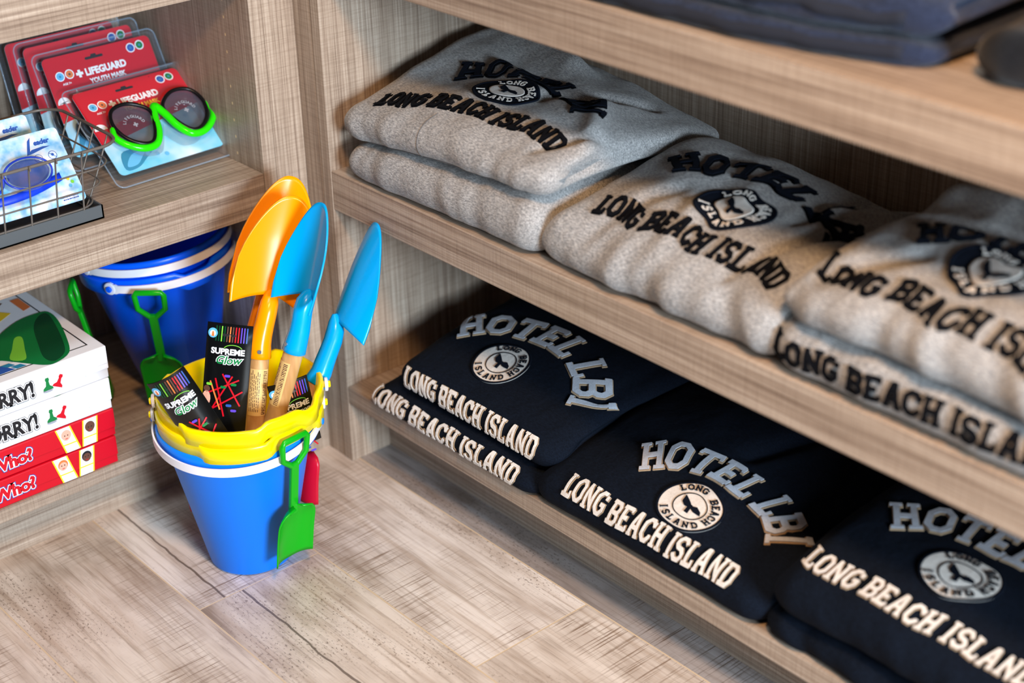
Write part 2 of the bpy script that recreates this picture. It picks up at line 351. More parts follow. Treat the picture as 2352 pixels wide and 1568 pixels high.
# ------------------------------------------------------------------ folded sweatshirts
def cr(p0, p1, p2, p3, t): return .5 * ((2 * p1) + (-p0 + p2) * t + (2 * p0 - 5 * p1 + 4 * p2 - p3) * t * t + (-p0 + 3 * p1 - 3 * p2 + p3) * t ** 3)
def interp(row, x):
    n = len(row) - 1; x = min(max(x, 0), 1) * n; i = min(int(x), n - 1); t = x - i; g = lambda k: row[min(max(k, 0), n)]
    return cr(g(i - 1), g(i), g(i + 1), g(i + 2), t)
class Skin:
    """folded garment: y runs from the far end y0 to the near end y1, x from the front fold to the back.
    H: rows of top heights (rows front->back, entries far->near); zb: underside height or another Skin it lies on"""
    def __init__(s, y0, y1, x0, D, H, zb, wr=(), re=.032, skew=0.0, xr=None, seed=0, amp=.0022, nap=.5, fold=0.0, gap=.0035, cleft=None):
        s.y0, s.y1, s.x0, s.D, s.H, s.zb, s.wr, s.re, s.skew, s.xr, s.seed, s.amp, s.fold, s.gap, s.cleft = y0, y1, x0, D, H, zb, wr, re, skew, xr, seed, amp, fold, gap, cleft
        s.L = y0 - y1; s.make(72, 78)
    def top(s, u, v):
        z = interp([interp(r, v) for r in s.H], u)
        for (u0, v0, u1, v1, wd, am) in s.wr:      # crease from (u0,v0) to (u1,v1): u depth, v along
            du, dv = u1 - u0, v1 - v0; t = ((u - u0) * du + (v - v0) * dv) / (du * du + dv * dv); tc = min(max(t, 0), 1)
            d2 = ((u - u0 - tc * du) * s.D) ** 2 + ((v - v0 - tc * dv) * s.L) ** 2
            z += am * math.exp(-d2 / (wd * wd))
        return z
    def bot(s, x, y):
        if isinstance(s.zb, Skin):
            q = s.zb; v = (q.y0 - y) / q.L; u = (x - q.x0) / q.D
            v = min(max(v, .04), .96); u2 = min(max(u, .1), .96); z = q.top(u2, v) + s.gap
            return z
        return s.zb
    def make(s, nv, nt):
        rf = .5
        sec = []                                     # (u-mode, w): from underside back ... front roll ... top ... back roll
        for k in range(8): sec.append(('l', 1 - k / 8, -1))
        for k in range(17): a = -pi / 2 + pi * k / 16; sec.append(('f', a, sin(a)))
        for k in range(1, 46): sec.append(('l', k / 46, 1))
        for k in range(11): a = pi / 2 + pi * k / 10; sec.append(('b', a, sin(a)))
        s.P = []; ke = 10
        vs = [('e', 0, -pi / 2 + pi / 2 * k / ke) for k in range(ke)] + [('m', k / nv, 0) for k in range(nv + 1)] + [('e', 1, pi / 2 * (k + 1) / ke) for k in range(ke)]
        for kind, vv, a in vs:
            if kind == 'm': v = vv; e = 1.0; yoff = 0
            else: e = cos(a) if True else 1; yoff = s.re * sin(a); v = vv
            e = max(e, .03)
            inner = s.L - 2 * s.re; y = (s.y0 - s.re - v * inner) - yoff
            vg = (s.y0 - y) / s.L
            x0 = s.x0 + (interp(s.xr, vg) if s.xr else 0) + s.re * .75 * (1 - e); D = s.D - s.re * 1.5 * (1 - e)
            row = []
            hf = max(.006, (s.top(.12, vg) - s.bot(x0 + D * .1, y)) / 2); rfr = min(hf, D * .2) * .95
            hb = max(.006, (s.top(.95, vg) - s.bot(x0 + D * .95, y)) / 2); rb = min(hb, D * .2)
            for md, p, wv in sec:
                if md == 'l': x = x0 + rfr + p * (D - rfr - rb)
                elif md == 'f': x = x0 + rfr * (1 - cos(p) ** .85 if cos(p) > 0 else 1)
                else: x = x0 + D - rb * (1 - abs(cos(p)))
                u = (x - x0) / D
                zt = s.top(u, vg); zbm = s.bot(x, y)
                if zt < zbm + .006: zt = zbm + .006
                mid = (zt + zbm) / 2; h = (zt - zbm) / 2
                z = mid + h * wv * (e if wv > 0 else e ** .7)
                yy = y + s.skew * (x - s.x0)
                q = V((x * 9, yy * 9, z * 9 + s.seed)); d = NZ.noise(q) * s.amp * 1.6 + NZ.noise(q * 2.7) * s.amp * .6
                if wv > -.9:
                    z += d * (1 if wv >= 0 else (wv + .9))
                    if s.fold and x < x0 + D * .3:      # soft vertical drapes on the front roll
                        fm = max(0, 1 - (x - x0) / (D * .3)) * (1 if wv < .999 else .5)
                        ph = yy * 62 + s.seed + 3 * NZ.noise(V((yy * 8, z * 10, s.seed)))
                        x -= s.fold * fm * (sin(ph) + .5 * sin(ph * 2.3 + 1)) * .5
                if s.cleft:                            # opening of the fold seen on the near end
                    zc, dep, wd, u0 = s.cleft
                    if u > u0 and vg > .8:
                        zz = zbm + (zt - zbm) * zc; g = math.exp(-((z - zz) / wd) ** 2) * min(1, (u - u0) / .08) * (vg - .8) / .2
                        yy += dep * g; z += 0
                row.append(V((x, yy, z)))
            s.P.append(row)
        s.ys = [r[20].y for r in s.P]; s.cum = []
        s.j0 = 8
        for r in s.P:
            c = [0]
            for j in range(s.j0, len(r) - 11): c.append(c[-1] + (r[j + 1] - r[j]).length)
            s.cum.append(c)
    def at(s, ym, l, h=0.0):
        """point on the skin: ym metres from the far end, l metres up over the front fold"""
        y = s.y0 - ym; n = len(s.P); i = 0
        lo, hi = 0, n - 2
        while lo < hi:
            md = (lo + hi + 1) // 2
            if s.ys[md] >= y: lo = md
            else: hi = md - 1
        i = lo; dy = s.ys[i] - s.ys[i + 1]; f = (s.ys[i] - y) / dy if abs(dy) > 1e-9 else 0; f = min(max(f, 0), 1)
        def pt(i, l):
            c = s.cum[i]; a, b = 0, len(c) - 2
            while a < b:
                md = (a + b + 1) // 2
                if c[md] <= l: a = md
                else: b = md - 1
            t = (l - c[a]) / max(c[a + 1] - c[a], 1e-9); t = min(max(t, 0), 1); r = s.P[i]; return r[s.j0 + a].lerp(r[s.j0 + a + 1], t)
        p = pt(i, l).lerp(pt(i + 1, l), f)
        if h:
            e = .002; a = pt(i, l + e).lerp(pt(i + 1, l + e), f) - pt(i, l - e).lerp(pt(i + 1, l - e), f)
            i2 = min(i + 1, n - 1); i1 = max(i - 1, 0); b = pt(min(i + 2, n - 1), l) - pt(i1, l)
            nn = b.cross(a); nn = -nn if nn.length < 1e-12 else nn.normalized()
            p = p + nn * h
        return p
    def mesh(s, parent, m, name='folded_body'):
        b = MB(); b.grid(s.P, closev=True); n = len(s.P[0])
        for r, fl in ((s.P[0], 1), (s.P[-1], 0)):
            t = list(range(n)); b.add(r, [tuple(t if fl else t[::-1])], True)
        return b.build(name, m, parent)
# slab athletic letters as stroke lists on a unit-height cell: (x0,y0,x1,y1,cap0,cap1)
def oct_(x0, y0, x1, y1, c, start=0, end=8):
    p = [(x1, y1 - c), (x1 - c, y1), (x0 + c, y1), (x0, y1 - c), (x0, y0 + c), (x0 + c, y0), (x1 - c, y0), (x1, y0 + c)]
    return [(*p[k % 8], *p[(k + 1) % 8], .4, .4) for k in range(start, end)]
def serif(x, y, wd=.2): return (x - wd, y, x + wd, y, .0, .0, .62)
h_ = .115
LET = {
 'H': (.86, [(.2, h_, .2, 1 - h_, 1, 1), (.66, h_, .66, 1 - h_, 1, 1), (.2, .5, .66, .5, 0, 0), serif(.2, .07), serif(.66, .07), serif(.2, .93), serif(.66, .93)]),
 'O': (.82, oct_(.13, h_, .69, 1 - h_, .17)),
 'T': (.82, [(.12, .89, .70, .89, 1, 1), (.41, h_, .41, .89, 1, 0), serif(.41, .07), (.07, .7, .07, .9, 0, 0, .6), (.75, .7, .75, .9, 0, 0, .6)]),
 'E': (.78, [(.2, h_, .2, 1 - h_, 1, 1), (.1, .89, .62, .89, 1, 0), (.1, .11, .64, .11, 1, 0), (.2, .5, .48, .5, 0, 0), (.64, .72, .64, .96, 0, 0, .6), (.66, .04, .66, .3, 0, 0, .6), (.5, .38, .5, .62, 0, 0, .5)]),
 'L': (.74, [(.22, h_, .22, 1 - h_, 1, 1), (.1, .11, .6, .11, 1, 0), serif(.22, .93), (.62, .04, .62, .36, 0, 0, .6)]),
 'B': (.84, [(.2, h_, .2, 1 - h_, 1, 1), (.08, .89, .55, .89, .5, .4), (.55, .89, .68, .76, .4, .4), (.68, .76, .68, .62, .4, .4), (.68, .62, .6, .5, .4, .4), (.2, .5, .6, .5, 0, 0), (.6, .5, .7, .38, .4, .4), (.7, .38, .7, .24, .4, .4), (.7, .24, .56, .11, .4, .4), (.56, .11, .08, .11, .4, .5)]),
 'I': (.48, [(.24, h_, .24, 1 - h_, 1, 1), serif(.24, .07), serif(.24, .93)]),
 'N': (.9, [(.2, h_, .2, 1 - h_, 1, 1), (.7, h_, .7, 1 - h_, 1, 1), (.2, .86, .7, .14, .6, .6), serif(.2, .07), serif(.7, .93)]),
 'G': (.82, oct_(.13, h_, .69, 1 - h_, .17, 1, 7)[:] + [(.69, h_ + .17, .69, .46, .4, 0), (.45, .46, .74, .46, 0, .3), (.69, .83, .69, .7, .4, .3)]),
 'C': (.8, oct_(.13, h_, .69, 1 - h_, .17, 0, 7) + [(.69, .83, .69, .68, .4, .3), (.69, h_ + .17, .69, .33, .4, .3)]),
 'A': (.9, [(.2, .1, .4, .9, .5, .5), (.7, .1, .5, .9, .5, .5), (.4, .9, .5, .9, .5, .5), (.3, .36, .6, .36, 0, 0), serif(.2, .07, .16), serif(.7, .07, .16)]),
 'S': (.78, [(.65, .72, .65, .76, 0, .4), (.65, .76, .52, .89, .4, .4), (.52, .89, .26, .89, .4, .4), (.26, .89, .13, .76, .4, .4), (.13, .76, .13, .64, .4, .4), (.13, .64, .26, .52, .4, .4), (.26, .52, .52, .48, .4, .4), (.52, .48, .65, .36, .4, .4), (.65, .36, .65, .24, .4, .4), (.65, .24, .52, .11, .4, .4), (.52, .11, .26, .11, .4, .4), (.26, .11, .13, .24, .4, .4), (.13, .24, .13, .28, .4, 0)]),
 'D': (.84, [(.2, h_, .2, 1 - h_, 1, 1), (.08, .89, .52, .89, .5, .4), (.52, .89, .7, .71, .4, .4), (.7, .71, .7, .29, .4, .4), (.7, .29, .52, .11, .4, .4), (.52, .11, .08, .11, .4, .5)]),
 ' ': (.34, [])}
def letter_quads(ch, h):
    out = []
    for st in LET[ch][1]:
        x0, y0, x1, y1, c0, c1 = st[:6]; hh = h * (st[6] if len(st) > 6 else 1)
        d = V((x1 - x0, y1 - y0)); L = d.length; d /= L; n = V((-d.y, d.x)) * hh
        e0, e1 = hh * c0, hh * c1
        if len(st) > 6: e0 = e1 = (h - .115) * 1.0
        a = V((x0, y0)) - d * e0; b = V((x1, y1)) + d * e1
        out.append((a - n, b - n, b + n, a + n))
    return out
def drape(b, quads, fn, lift, step, mi=0):
    for q in quads:
        A, B, C, D_ = [V((p[0], p[1])) for p in q]
        nu = max(1, int((B - A).length / step + .99)); nv = max(1, int((D_ - A).length / step + .99))
        P = [[fn(*(A.lerp(B, i / nu).lerp(D_.lerp(C, i / nu), j / nv)), lift) for j in range(nv + 1)] for i in range(nu + 1)]
        b.grid(P, smooth=False, mi=mi)
def lay_text(s, word, place, hgt, wsc, lo, hi_m, rim, h0=.100, h1=.076, name='lettering', parent=None):
    """word laid on skin s; place(i_fraction position in metres)->(ym,l,angle)"""
    pos = 0; cells = []
    for ch in word:
        wd = LET[ch][0] * hgt * wsc; cells.append((ch, pos, wd)); pos += wd
    b1, b2 = MB(), MB()
    for ch, p, wd in cells:
        if ch == ' ': continue
        ym, l, ang = place(p + wd / 2, pos); ca, sa = cos(ang), sin(ang)
        def fn(x, y, lift, ym=ym, l=l, ca=ca, sa=sa, wd=wd):
            lx = x - wd / 2; ly = y; return s.at(ym + lx * ca - ly * sa, l + lx * sa + ly * ca, lift)
        for b, h, lift in ((b1, h0, lo), (b2, h1, hi_m)):
            qs = [[(p_.x * hgt * wsc, p_.y * hgt) for p_ in q] for q in letter_quads(ch, h)]
            drape(b, qs, fn, lift, .005)
    o = b1.build(name, rim[0], parent, solid=.0012); b2.build('letter_face', rim[1], o, solid=.0008)
    return o
def emblem(s, cy, cl, ra, rb, mats, parent, ang=0.0):
    """oval whale-tail patch centred at (cy,cl) on the skin. mats: disc, ink, centre"""
    dm, ink, cen, light = mats; ca, sa = cos(ang), sin(ang)
    def fn(x, y, lift): return s.at(cy + x * ca - y * sa, cl + x * sa + y * ca, lift)
    def ring(b, r0, r1, lift, n=48, m=6):
        P = [[fn(ra * (r0 + (r1 - r0) * j / m) * cos(2 * pi * i / n), rb * (r0 + (r1 - r0) * j / m) * sin(2 * pi * i / n), lift) for j in range(m + 1)] for i in range(n)]
        b.grid(P, closeu=True, smooth=True, flip=True)
    b = MB(); ring(b, .0, 1, .0020, n=64, m=18); p = b.build('emblem_patch', dm, parent, solid=.0014)
    b = MB(); ring(b, .0 if cen else .50, .53, .0036 if cen else .0030, n=64, m=12 if cen else 2); b.build('emblem_centre', cen if cen else ink, p, solid=.0006)
    b = MB(); ring(b, .94, 1.02, .0026, n=64, m=2); b.build('emblem_edge', ink if cen is None else dm, p, solid=.0006)
    tail = [[(-.03, -.30), (.10, -.30), (.05, .0), (-.06, .05)], [(-.06, -.06), (.06, -.08), (.38, .0), (.2, .1)], [(.06, -.08), (.2, -.14), (.44, -.13), (.38, .0)], [(-.06, .06), (-.07, -.06), (.08, -.05), (.06, .04)], [(-.34, .30), (-.25, .10), (-.05, -.06), (-.03, .08)], [(-.34, .3), (-.3, .02), (-.16, -.1), (-.04, -.08)]]
    if cen is None: b = MB(); drape(b, [[(x * ra, y * rb) for x, y in q] for q in tail], fn, .0036, .004); b.build('whale_tail', ink, p, solid=.0006)
    else: b = MB(); drape(b, [[(x * ra, y * rb) for x, y in q] for q in tail], fn, .0050, .004); b.build('whale_tail', INK2, p, solid=.0006)
    b = MB(); hg = .25
    for word, a0, da, inv in (('LONG BEACH', 140, -17.5, False), ('ISLAND', 218, 19.5, True)):
        for k, ch in enumerate(word):
            if ch == ' ': continue
            a = R(a0 + da * k); r0 = .63 if not inv else .89
            wd = LET[ch][0]
            def f2(x, y, lift, a=a, r0=r0, inv=inv):
                ux, uy = (sin(a), -cos(a)) if not inv else (-sin(a), cos(a)); vx, vy = (cos(a), sin(a)) if not inv else (-cos(a), -sin(a))
                return fn((r0 * cos(a) + x * ux + y * vx) * ra, (r0 * sin(a) + x * uy + y * vy) * rb, lift)
            qs = [[((q_.x - wd / 2) * .25, q_.y * hg) for q_ in q] for q in letter_quads(ch, .09)]
            for q in qs: b.grid([[f2(*q[0], .0038), f2(*q[3], .0038)], [f2(*q[1], .0038), f2(*q[2], .0038)]], smooth=False)
    b.build('emblem_lettering', light, p, solid=.0005)
    return p
def hoodie(name, label, s, cloth_m, group=None):
    y = (s.y0 + s.y1) / 2; t = thing('folded_sweatshirt', label, 'sweatshirt', (s.x0 + s.D / 2, y, s.zb if not isinstance(s.zb, Skin) else s.zb.top(.5, .5)), group)
    s.mesh(t, cloth_m); return t
NAVYS = ((TAN, CREAM), (TAN, SILVER)); GREYS = ((INK, INK), (INK, INK2))
def line_text(s, ym0, l0, ym1, l1, hgt, t, pal, word='LONG BEACH ISLAND', bow=0.0, wsc=None):
    L = V((ym1 - ym0, l1 - l0)).length; nat = sum(LET[c][0] for c in word) * hgt; k = L / nat
    ang0 = math.atan2(l1 - l0, ym1 - ym0)
    def place(p, tot): f = p / tot; return ym0 + (ym1 - ym0) * f, l0 + (l1 - l0) * f + bow * 4 * f * (1 - f), ang0 + bow * 4 * (1 - 2 * f) / L
    lay_text(s, word, place, hgt, k, .0012, .0032, pal[0], name='lettering', parent=t)
def arch_text(s, cx, cl, rx, ry, a0, a1, hgt, t, pal, word='HOTEL LBI', wsc=None):
    n = 60; pts = [(cx + rx * cos(R(a0 + (a1 - a0) * k / n)), cl + ry * sin(R(a0 + (a1 - a0) * k / n)), R(a0 + (a1 - a0) * k / n)) for k in range(n + 1)]
    cum = [0]
    for p, q in zip(pts[:-1], pts[1:]): cum.append(cum[-1] + sqrt((p[0] - q[0]) ** 2 + (p[1] - q[1]) ** 2))
    nat = sum(LET[c][0] for c in word) * hgt; wsc = wsc or .96 * cum[-1] / nat
    def place(p, tot):
        l = p / tot * cum[-1]; k = max(i for i in range(n) if cum[i] <= l); f = (l - cum[k]) / (cum[k + 1] - cum[k])
        a = pts[k][2] + (pts[k + 1][2] - pts[k][2]) * f; ang = math.atan2(-cos(a) * ry, sin(a) * rx)
        return cx + rx * cos(a) + sin(ang) * hgt / 2, cl + ry * sin(a) - cos(ang) * hgt / 2, ang
    lay_text(s, word, place, hgt, wsc, .0013, .0034, pal[1], h0=.110, h1=.082, name='arched_lettering', parent=t)
GR = 'folded sweatshirts on the shelves'
# grey pair at the far end of the middle shelf
Abot = Skin(-.088, -.448, -.004, .30, [[.478, .49, .5, .505], [.487, .50, .505, .51], [.49, .5, .505, .505], [.48, .49, .49, .48]], RMT + .0006, seed=1, amp=.003, fold=.003)
A_ = hoodie('a', 'grey sweatshirt showing only its plain folded edge, underneath beside the end panel', Abot, GREY)
line_text(Abot, .0, .078, .34, .115, .028, A_, GREYS)
Atop = Skin(-.078, -.462, -.002, .31, [[.525, .535, .545, .545], [.548, .555, .56, .555], [.565, .565, .56, .546], [.585, .565, .552, .53], [.565, .55, .535, .51]], Abot, wr=[(.55, .3, .35, .95, .012, .006), (.45, .62, .8, .78, .012, -.010), (.7, .1, .6, .5, .02, -.006), (.25, .97, .6, .75, .012, .007), (.12, .86, .35, .97, .009, -.006), (.86, .12, .8, .45, .018, .016)], seed=2, amp=.005, fold=.003, cleft=(.5, .012, .010, .03))
A2 = hoodie('a', 'grey sweatshirt with black arched letters, topmost beside the end panel of the middle shelf', Atop, GREY)
line_text(Atop, .052, .070, .347, .088, .030, A2, GREYS, bow=.014)
arch_text(Atop, .2, .135, .13, .09, 150, 22, .044, A2, GREYS)
emblem(Atop, .195, .163, .045, .034, (INK2, CREAM, CREAM, CREAM), A2)
def seam(s, pts, t, m=None, name='seam', r=.0006):
    b = MB(); P = []
    for (a0, l0), (a1, l1) in zip(pts[:-1], pts[1:]):
        for k in range(12): P.append(s.at(a0 + (a1 - a0) * k / 12, l0 + (l1 - l0) * k / 12, .0004))
    b.tube(P, r, 5); b.build(name, m or mat('grey_seam_thread', (92, 90, 90), .9), t)
seam(Atop, [(.05, .012), (.12, .014), (.2, .016), (.30, .010)], A2)
seam(Atop, [(.165, .016), (.163, .05), (.165, .085)], A2)
# grey single
Bs = Skin(-.442, -.792, .0, .31, [[.488, .495, .50, .495], [.508, .52, .522, .515], [.518, .528, .522, .512], [.522, .525, .515, .50], [.50, .51, .50, .48]], RMT + .0006, wr=[(.1, .74, .5, .86, .010, -.010), (.45, .73, .88, .70, .009, -.009), (.6, .75, .95, .9, .014, .012), (.0, .2, .35, .33, .012, -.006), (.02, .5, .3, .45, .012, .005)], seed=5, amp=.006, fold=.007, cleft=(.4, .014, .007, .03))
B_ = hoodie('a', 'grey sweatshirt with black letters lying singly between two grey pairs', Bs, GREY)
line_text(Bs, .055, .1, .318, .1, .034, B_, GREYS, bow=.012)
arch_text(Bs, .19, .175, .135, .105, 158, 20, .050, B_, GREYS)
emblem(Bs, .192, .193, .047, .038, (INK2, CREAM, CREAM, CREAM), B_)
# grey near pair
Cbot = Skin(-.778, -1.16, 0, .3, [[.488, .485, .478, .47], [.5, .5, .49, .48], [.5, .5, .49, .48], [.48, .48, .48, .47]], RMT + .0006, seed=8, amp=.003, fold=.002)
C_ = hoodie('a', 'grey sweatshirt with a line of black letters along its front fold, underneath nearest the camera', Cbot, GREY)
line_text(Cbot, .008, .032, .33, .032, .026, C_, GREYS)
Ctop = Skin(-.788, -1.17, -.004, .32, [[.525, .54, .545, .54], [.545, .56, .565, .56], [.55, .565, .565, .555], [.545, .56, .56, .55], [.54, .55, .55, .54]], Cbot, wr=[(.55, .1, .62, .6, .010, -.014), (.8, .05, .7, .6, .02, .02), (.1, .08, .3, .25, .012, -.008)], seed=11, amp=.005, fold=.006)
C2 = hoodie('a', 'grey sweatshirt with a large round whale-tail patch, topmost nearest the camera on the middle shelf', Ctop, GREY)
line_text(Ctop, .02, .07, .335, .07, .034, C2, GREYS, bow=.006)
arch_text(Ctop, .175, .14, .13, .095, 150, 30, .048, C2, GREYS)
emblem(Ctop, .168, .17, .048, .043, (INK2, CREAM, CREAM, CREAM), C2)
# navy pair at the far end of the lowest shelf
Dbot = Skin(-.108, -.445, -.006, .30, [[.142, .145, .145, .142], [.16, .165, .165, .16], [.165, .17, .17, .16], [.16, .165, .16, .155]], RBT + .0006, seed=3, amp=.002, fold=.001)
D_ = hoodie('a', 'navy sweatshirt with one line of cream letters, underneath at the lowest shelf far end', Dbot, NAVY)
line_text(Dbot, .010, .016, .302, .016, .026, D_, NAVYS)
Dtop = Skin(-.148, -.452, .012, .30, [[.19, .193, .19, .182], [.215, .217, .212, .2], [.225, .225, .22, .205], [.225, .225, .215, .205]], Dbot, wr=[(.35, .92, .9, .9, .012, -.004)], seed=4, amp=.002, fold=.0, cleft=(.45, .008, .005, .05))
D2 = hoodie('a', 'navy sweatshirt with round whale-tail patch, topmost at the lowest shelf far end', Dtop, NAVY)
line_text(Dtop, .024, .021, .278, .021, .030, D2, NAVYS)
arch_text(Dtop, .147, .10, .133, .10, 158, 12, .050, D2, NAVYS)
emblem(Dtop, .132, .12, .038, .038, (CREAM, INK2, None, INK2), D2)
# navy single
Es = Skin(-.432, -.795, -.004, .31, [[.158, .168, .165, .16], [.178, .195, .19, .18], [.186, .205, .195, .185], [.186, .2, .195, .185]], RBT + .0006, wr=[(.5, .1, .3, .6, .02, .004), (.55, .55, .95, .65, .012, -.008)], seed=6, amp=.002, fold=.001)
E_ = hoodie('a', 'navy sweatshirt with tan letters lying singly in the middle of the lowest shelf', Es, NAVY)
line_text(Es, .058, .047, .318, .047, .031, E_, NAVYS)
arch_text(Es, .216, .113, .118, .068, 158, 14, .048, E_, NAVYS)
emblem(Es, .211, .113, .042, .034, (CREAM, INK2, None, INK2), E_)
# navy near pair
Fbot = Skin(-.79, -1.16, .0, .31, [[.15, .155, .155, .15], [.165, .17, .17, .16], [.17, .175, .17, .16], [.165, .17, .165, .16]], RBT + .0006, seed=9, amp=.003, fold=.005)
F_ = hoodie('a', 'plain side of a navy sweatshirt, underneath nearest the camera on the lowest shelf', Fbot, NAVY)
Ftop = Skin(-.80, -1.18, -.006, .31, [[.205, .21, .205, .2], [.225, .23, .22, .21], [.235, .235, .225, .21], [.235, .235, .22, .21]], Fbot, seed=10, amp=.002, fold=.002)
F2 = hoodie('a', 'navy sweatshirt with tan letters and patch, topmost nearest the camera on the lowest shelf', Ftop, NAVY)
line_text(Ftop, .02, .083, .29, .075, .031, F2, NAVYS)
arch_text(Ftop, .165, .17, .125, .07, 158, 14, .048, F2, NAVYS)
emblem(Ftop, .16, .165, .042, .036, (CREAM, INK2, None, INK2), F2)
# dark garments on the top shelf
Gs = Skin(-.30, -.895, .004, .30, [[.772, .772, .77, .768, .766], [.778, .78, .778, .776, .772], [.78, .782, .78, .778, .772]], RTT + .0006, seed=14, amp=.0025, fold=.002, xr=[0, 0, .004, .014, .05])
Gt = Skin(-.29, -.90, .010, .29, [[.80, .802, .80, .80, .806], [.815, .815, .812, .81, .82], [.82, .82, .82, .815, .82]], Gs, wr=[(.0, .93, .5, .86, .014, .012), (.1, .80, .7, .70, .02, -.008), (.15, .1, .18, .8, .008, -.006)], seed=15, amp=.004, fold=.003, cleft=(.5, .02, .008, .02), xr=[0, 0, .002, .01, .045])
G_ = thing('folded_jumper', 'dark blue knitted jumper folded on the top shelf', 'jumper', (.15, -.6, RTT)); Gs.mesh(G_, DENIM, 'folded_back'); Gt.mesh(G_, DENIM)
hb = MB(); hb.grid([[Gs.at(.02 + .55 * k / 60, l, .0016) for l in (.012, .018, .024)] for k in range(61)]); hb.grid([[Gt.at(.02 + .56 * k / 60, l, .0016) for l in (.020, .026, .032)] for k in range(61)]); hb.build('ribbed_hem', mat('dark_blue_rib', (16, 22, 36), .95), G_, solid=.001)
Hs = Skin(-.925, -1.3, .062, .28, [[.795, .80, .8, .8], [.81, .81, .81, .81]], RTT + .0006, wr=[(.1, .2, .8, .5, .02, -.008)], seed=15, amp=.005, fold=.004)
H_ = thing('folded_jumper', 'charcoal jumper folded on the top shelf at the right edge of the picture', 'jumper', (.15, -1.1, RTT)); Hs.mesh(H_, CHAR)
# ------------------------------------------------------------------ sand buckets
def bucket_mb(rb, rt, h, lows, seg=96, th=.0018):
    def fn(a, j, r, z):
        if 4 <= j <= 9:
            k = 0
            for a0, a1 in lows:
                d = (math.degrees(a) - a0) % 360
                if d < a1 - a0: k = max(k, min(1, d / 7, (a1 - a0 - d) / 7))
            if j >= 5: r += .0035 * k
            z -= .0065 * k
        return r, z
    wall = lambda z: rb + (rt - rb) * z / h
    prof = [(.0001, .0), (rb - .004, 0), (rb, .003), (wall(h - .026), h - .026), (wall(h - .024) + .003, h - .023), (wall(h) + .0045, h - .0215), (wall(h) + .0052, h - .006), (wall(h) + .0052, h - .002), (wall(h) + .003, h), (wall(h) - .001, h - .001), (wall(h - .02) - th, h - .02), (rb - th, .003), (.0001, .003)]
    return MB().lathe(prof, seg, fn=fn)
def handle_mb(rad, a0, a1, z0, drop, wd=.0105, th=.0022, n=110):
    P = []
    for k in range(n + 1):
        t = k / n; a = R(a0 + (a1 - a0) * t); z = z0 - drop * sin(pi * t); r = rad
        w2 = wd / 2 * (1 + .25 * (abs(2 * t - 1) > .93)); P.append([(rr * cos(a), rr * sin(a), z + s_ * w2) for rr, s_ in ((r, -1), (r + th, -1), (r + th, 1), (r, 1))])
    b = MB(); b.grid(P, closev=True, smooth=False); b.add(P[0], [(3, 2, 1, 0)]); b.add(P[-1], [(0, 1, 2, 3)]); return b
def knob(b, a, r0, r1, z, rad, n=18):
    a = R(a); d = V((cos(a), sin(a), 0)); t = V((-sin(a), cos(a), 0)); u = V((0, 0, 1))
    P = [[d * rr + u * z + (t * cos(2 * pi * k / n) + u * sin(2 * pi * k / n)) * q for k in range(n)] for rr, q in ((r0, rad), (r1 - .0008, rad), (r1, rad * .8), (r1, .0001))]
    b.grid(P, closev=True, smooth=False); return b
def bucket(label, loc, m, aL, front, drop, lows, rb=.0525, rt=.098, h=.2, group=None, tilt=None, z0=None):
    t = thing('sand_bucket', label, 'bucket', loc, group)
    if tilt: t.rotation_mode = 'AXIS_ANGLE'; t.rotation_axis_angle = (R(tilt), .65, .76, 0)
    o = bucket_mb(rb, rt, h, lows).build('pail', m, t, local=True)
    z0 = h - .010 if z0 is None else z0
    aR = aL + 180
    for a in (aL, aR): b = MB(); knob(b, a, rt + .003, rt + .0135, z0, .0042); b.build('pivot', m, t, local=True)
    a0, a1 = (aL, aR) if front else (aL + 360, aR)
    hb = handle_mb(rt + .0075, a0, a1, z0, drop)
    for a in (aL, aR): knob(hb, a, rt + .0065, rt + .0105, z0, .0085)
    hb.build('handle', WHT, t, local=True)
    return t
FB = (-.226, -.147, 0)
bucket('bright blue bucket standing on the floor, outermost of the nested stack', FB, BLUE, -225, True, .013, [], rt=.0935, h=.2, z0=.196)
bucket('yellow bucket nested directly in the blue floor bucket, lower of the two yellow rims', (-.2225, -.1475, .0215), YEL, -215, False, .02, [(-152, -96), (-60, 10), (60, 150)], rt=.0947, h=.2, rb=.0505)
bucket('yellow bucket holding the shovels, uppermost rim of the nested stack on the floor', (-.2185, -.149, .0425), YEL, -212, False, .02, [(-168, -104), (-80, -55), (30, 120)], rt=.0958, h=.2, rb=.0505)
BB = (-.139, .142, ZC + .0005)
bucket('royal blue bucket in the lower left bay, lower rim of its nested pair', BB, ROYAL, -153, True, .004, [(-105, -70)], h=.2, tilt=-5)
bucket('royal blue bucket in the lower left bay, upper rim close under the shelf', (BB[0] - .003, BB[1], BB[2] + .024), ROYAL, -172, True, .003, [], h=.2, rb=.0505, tilt=-5)
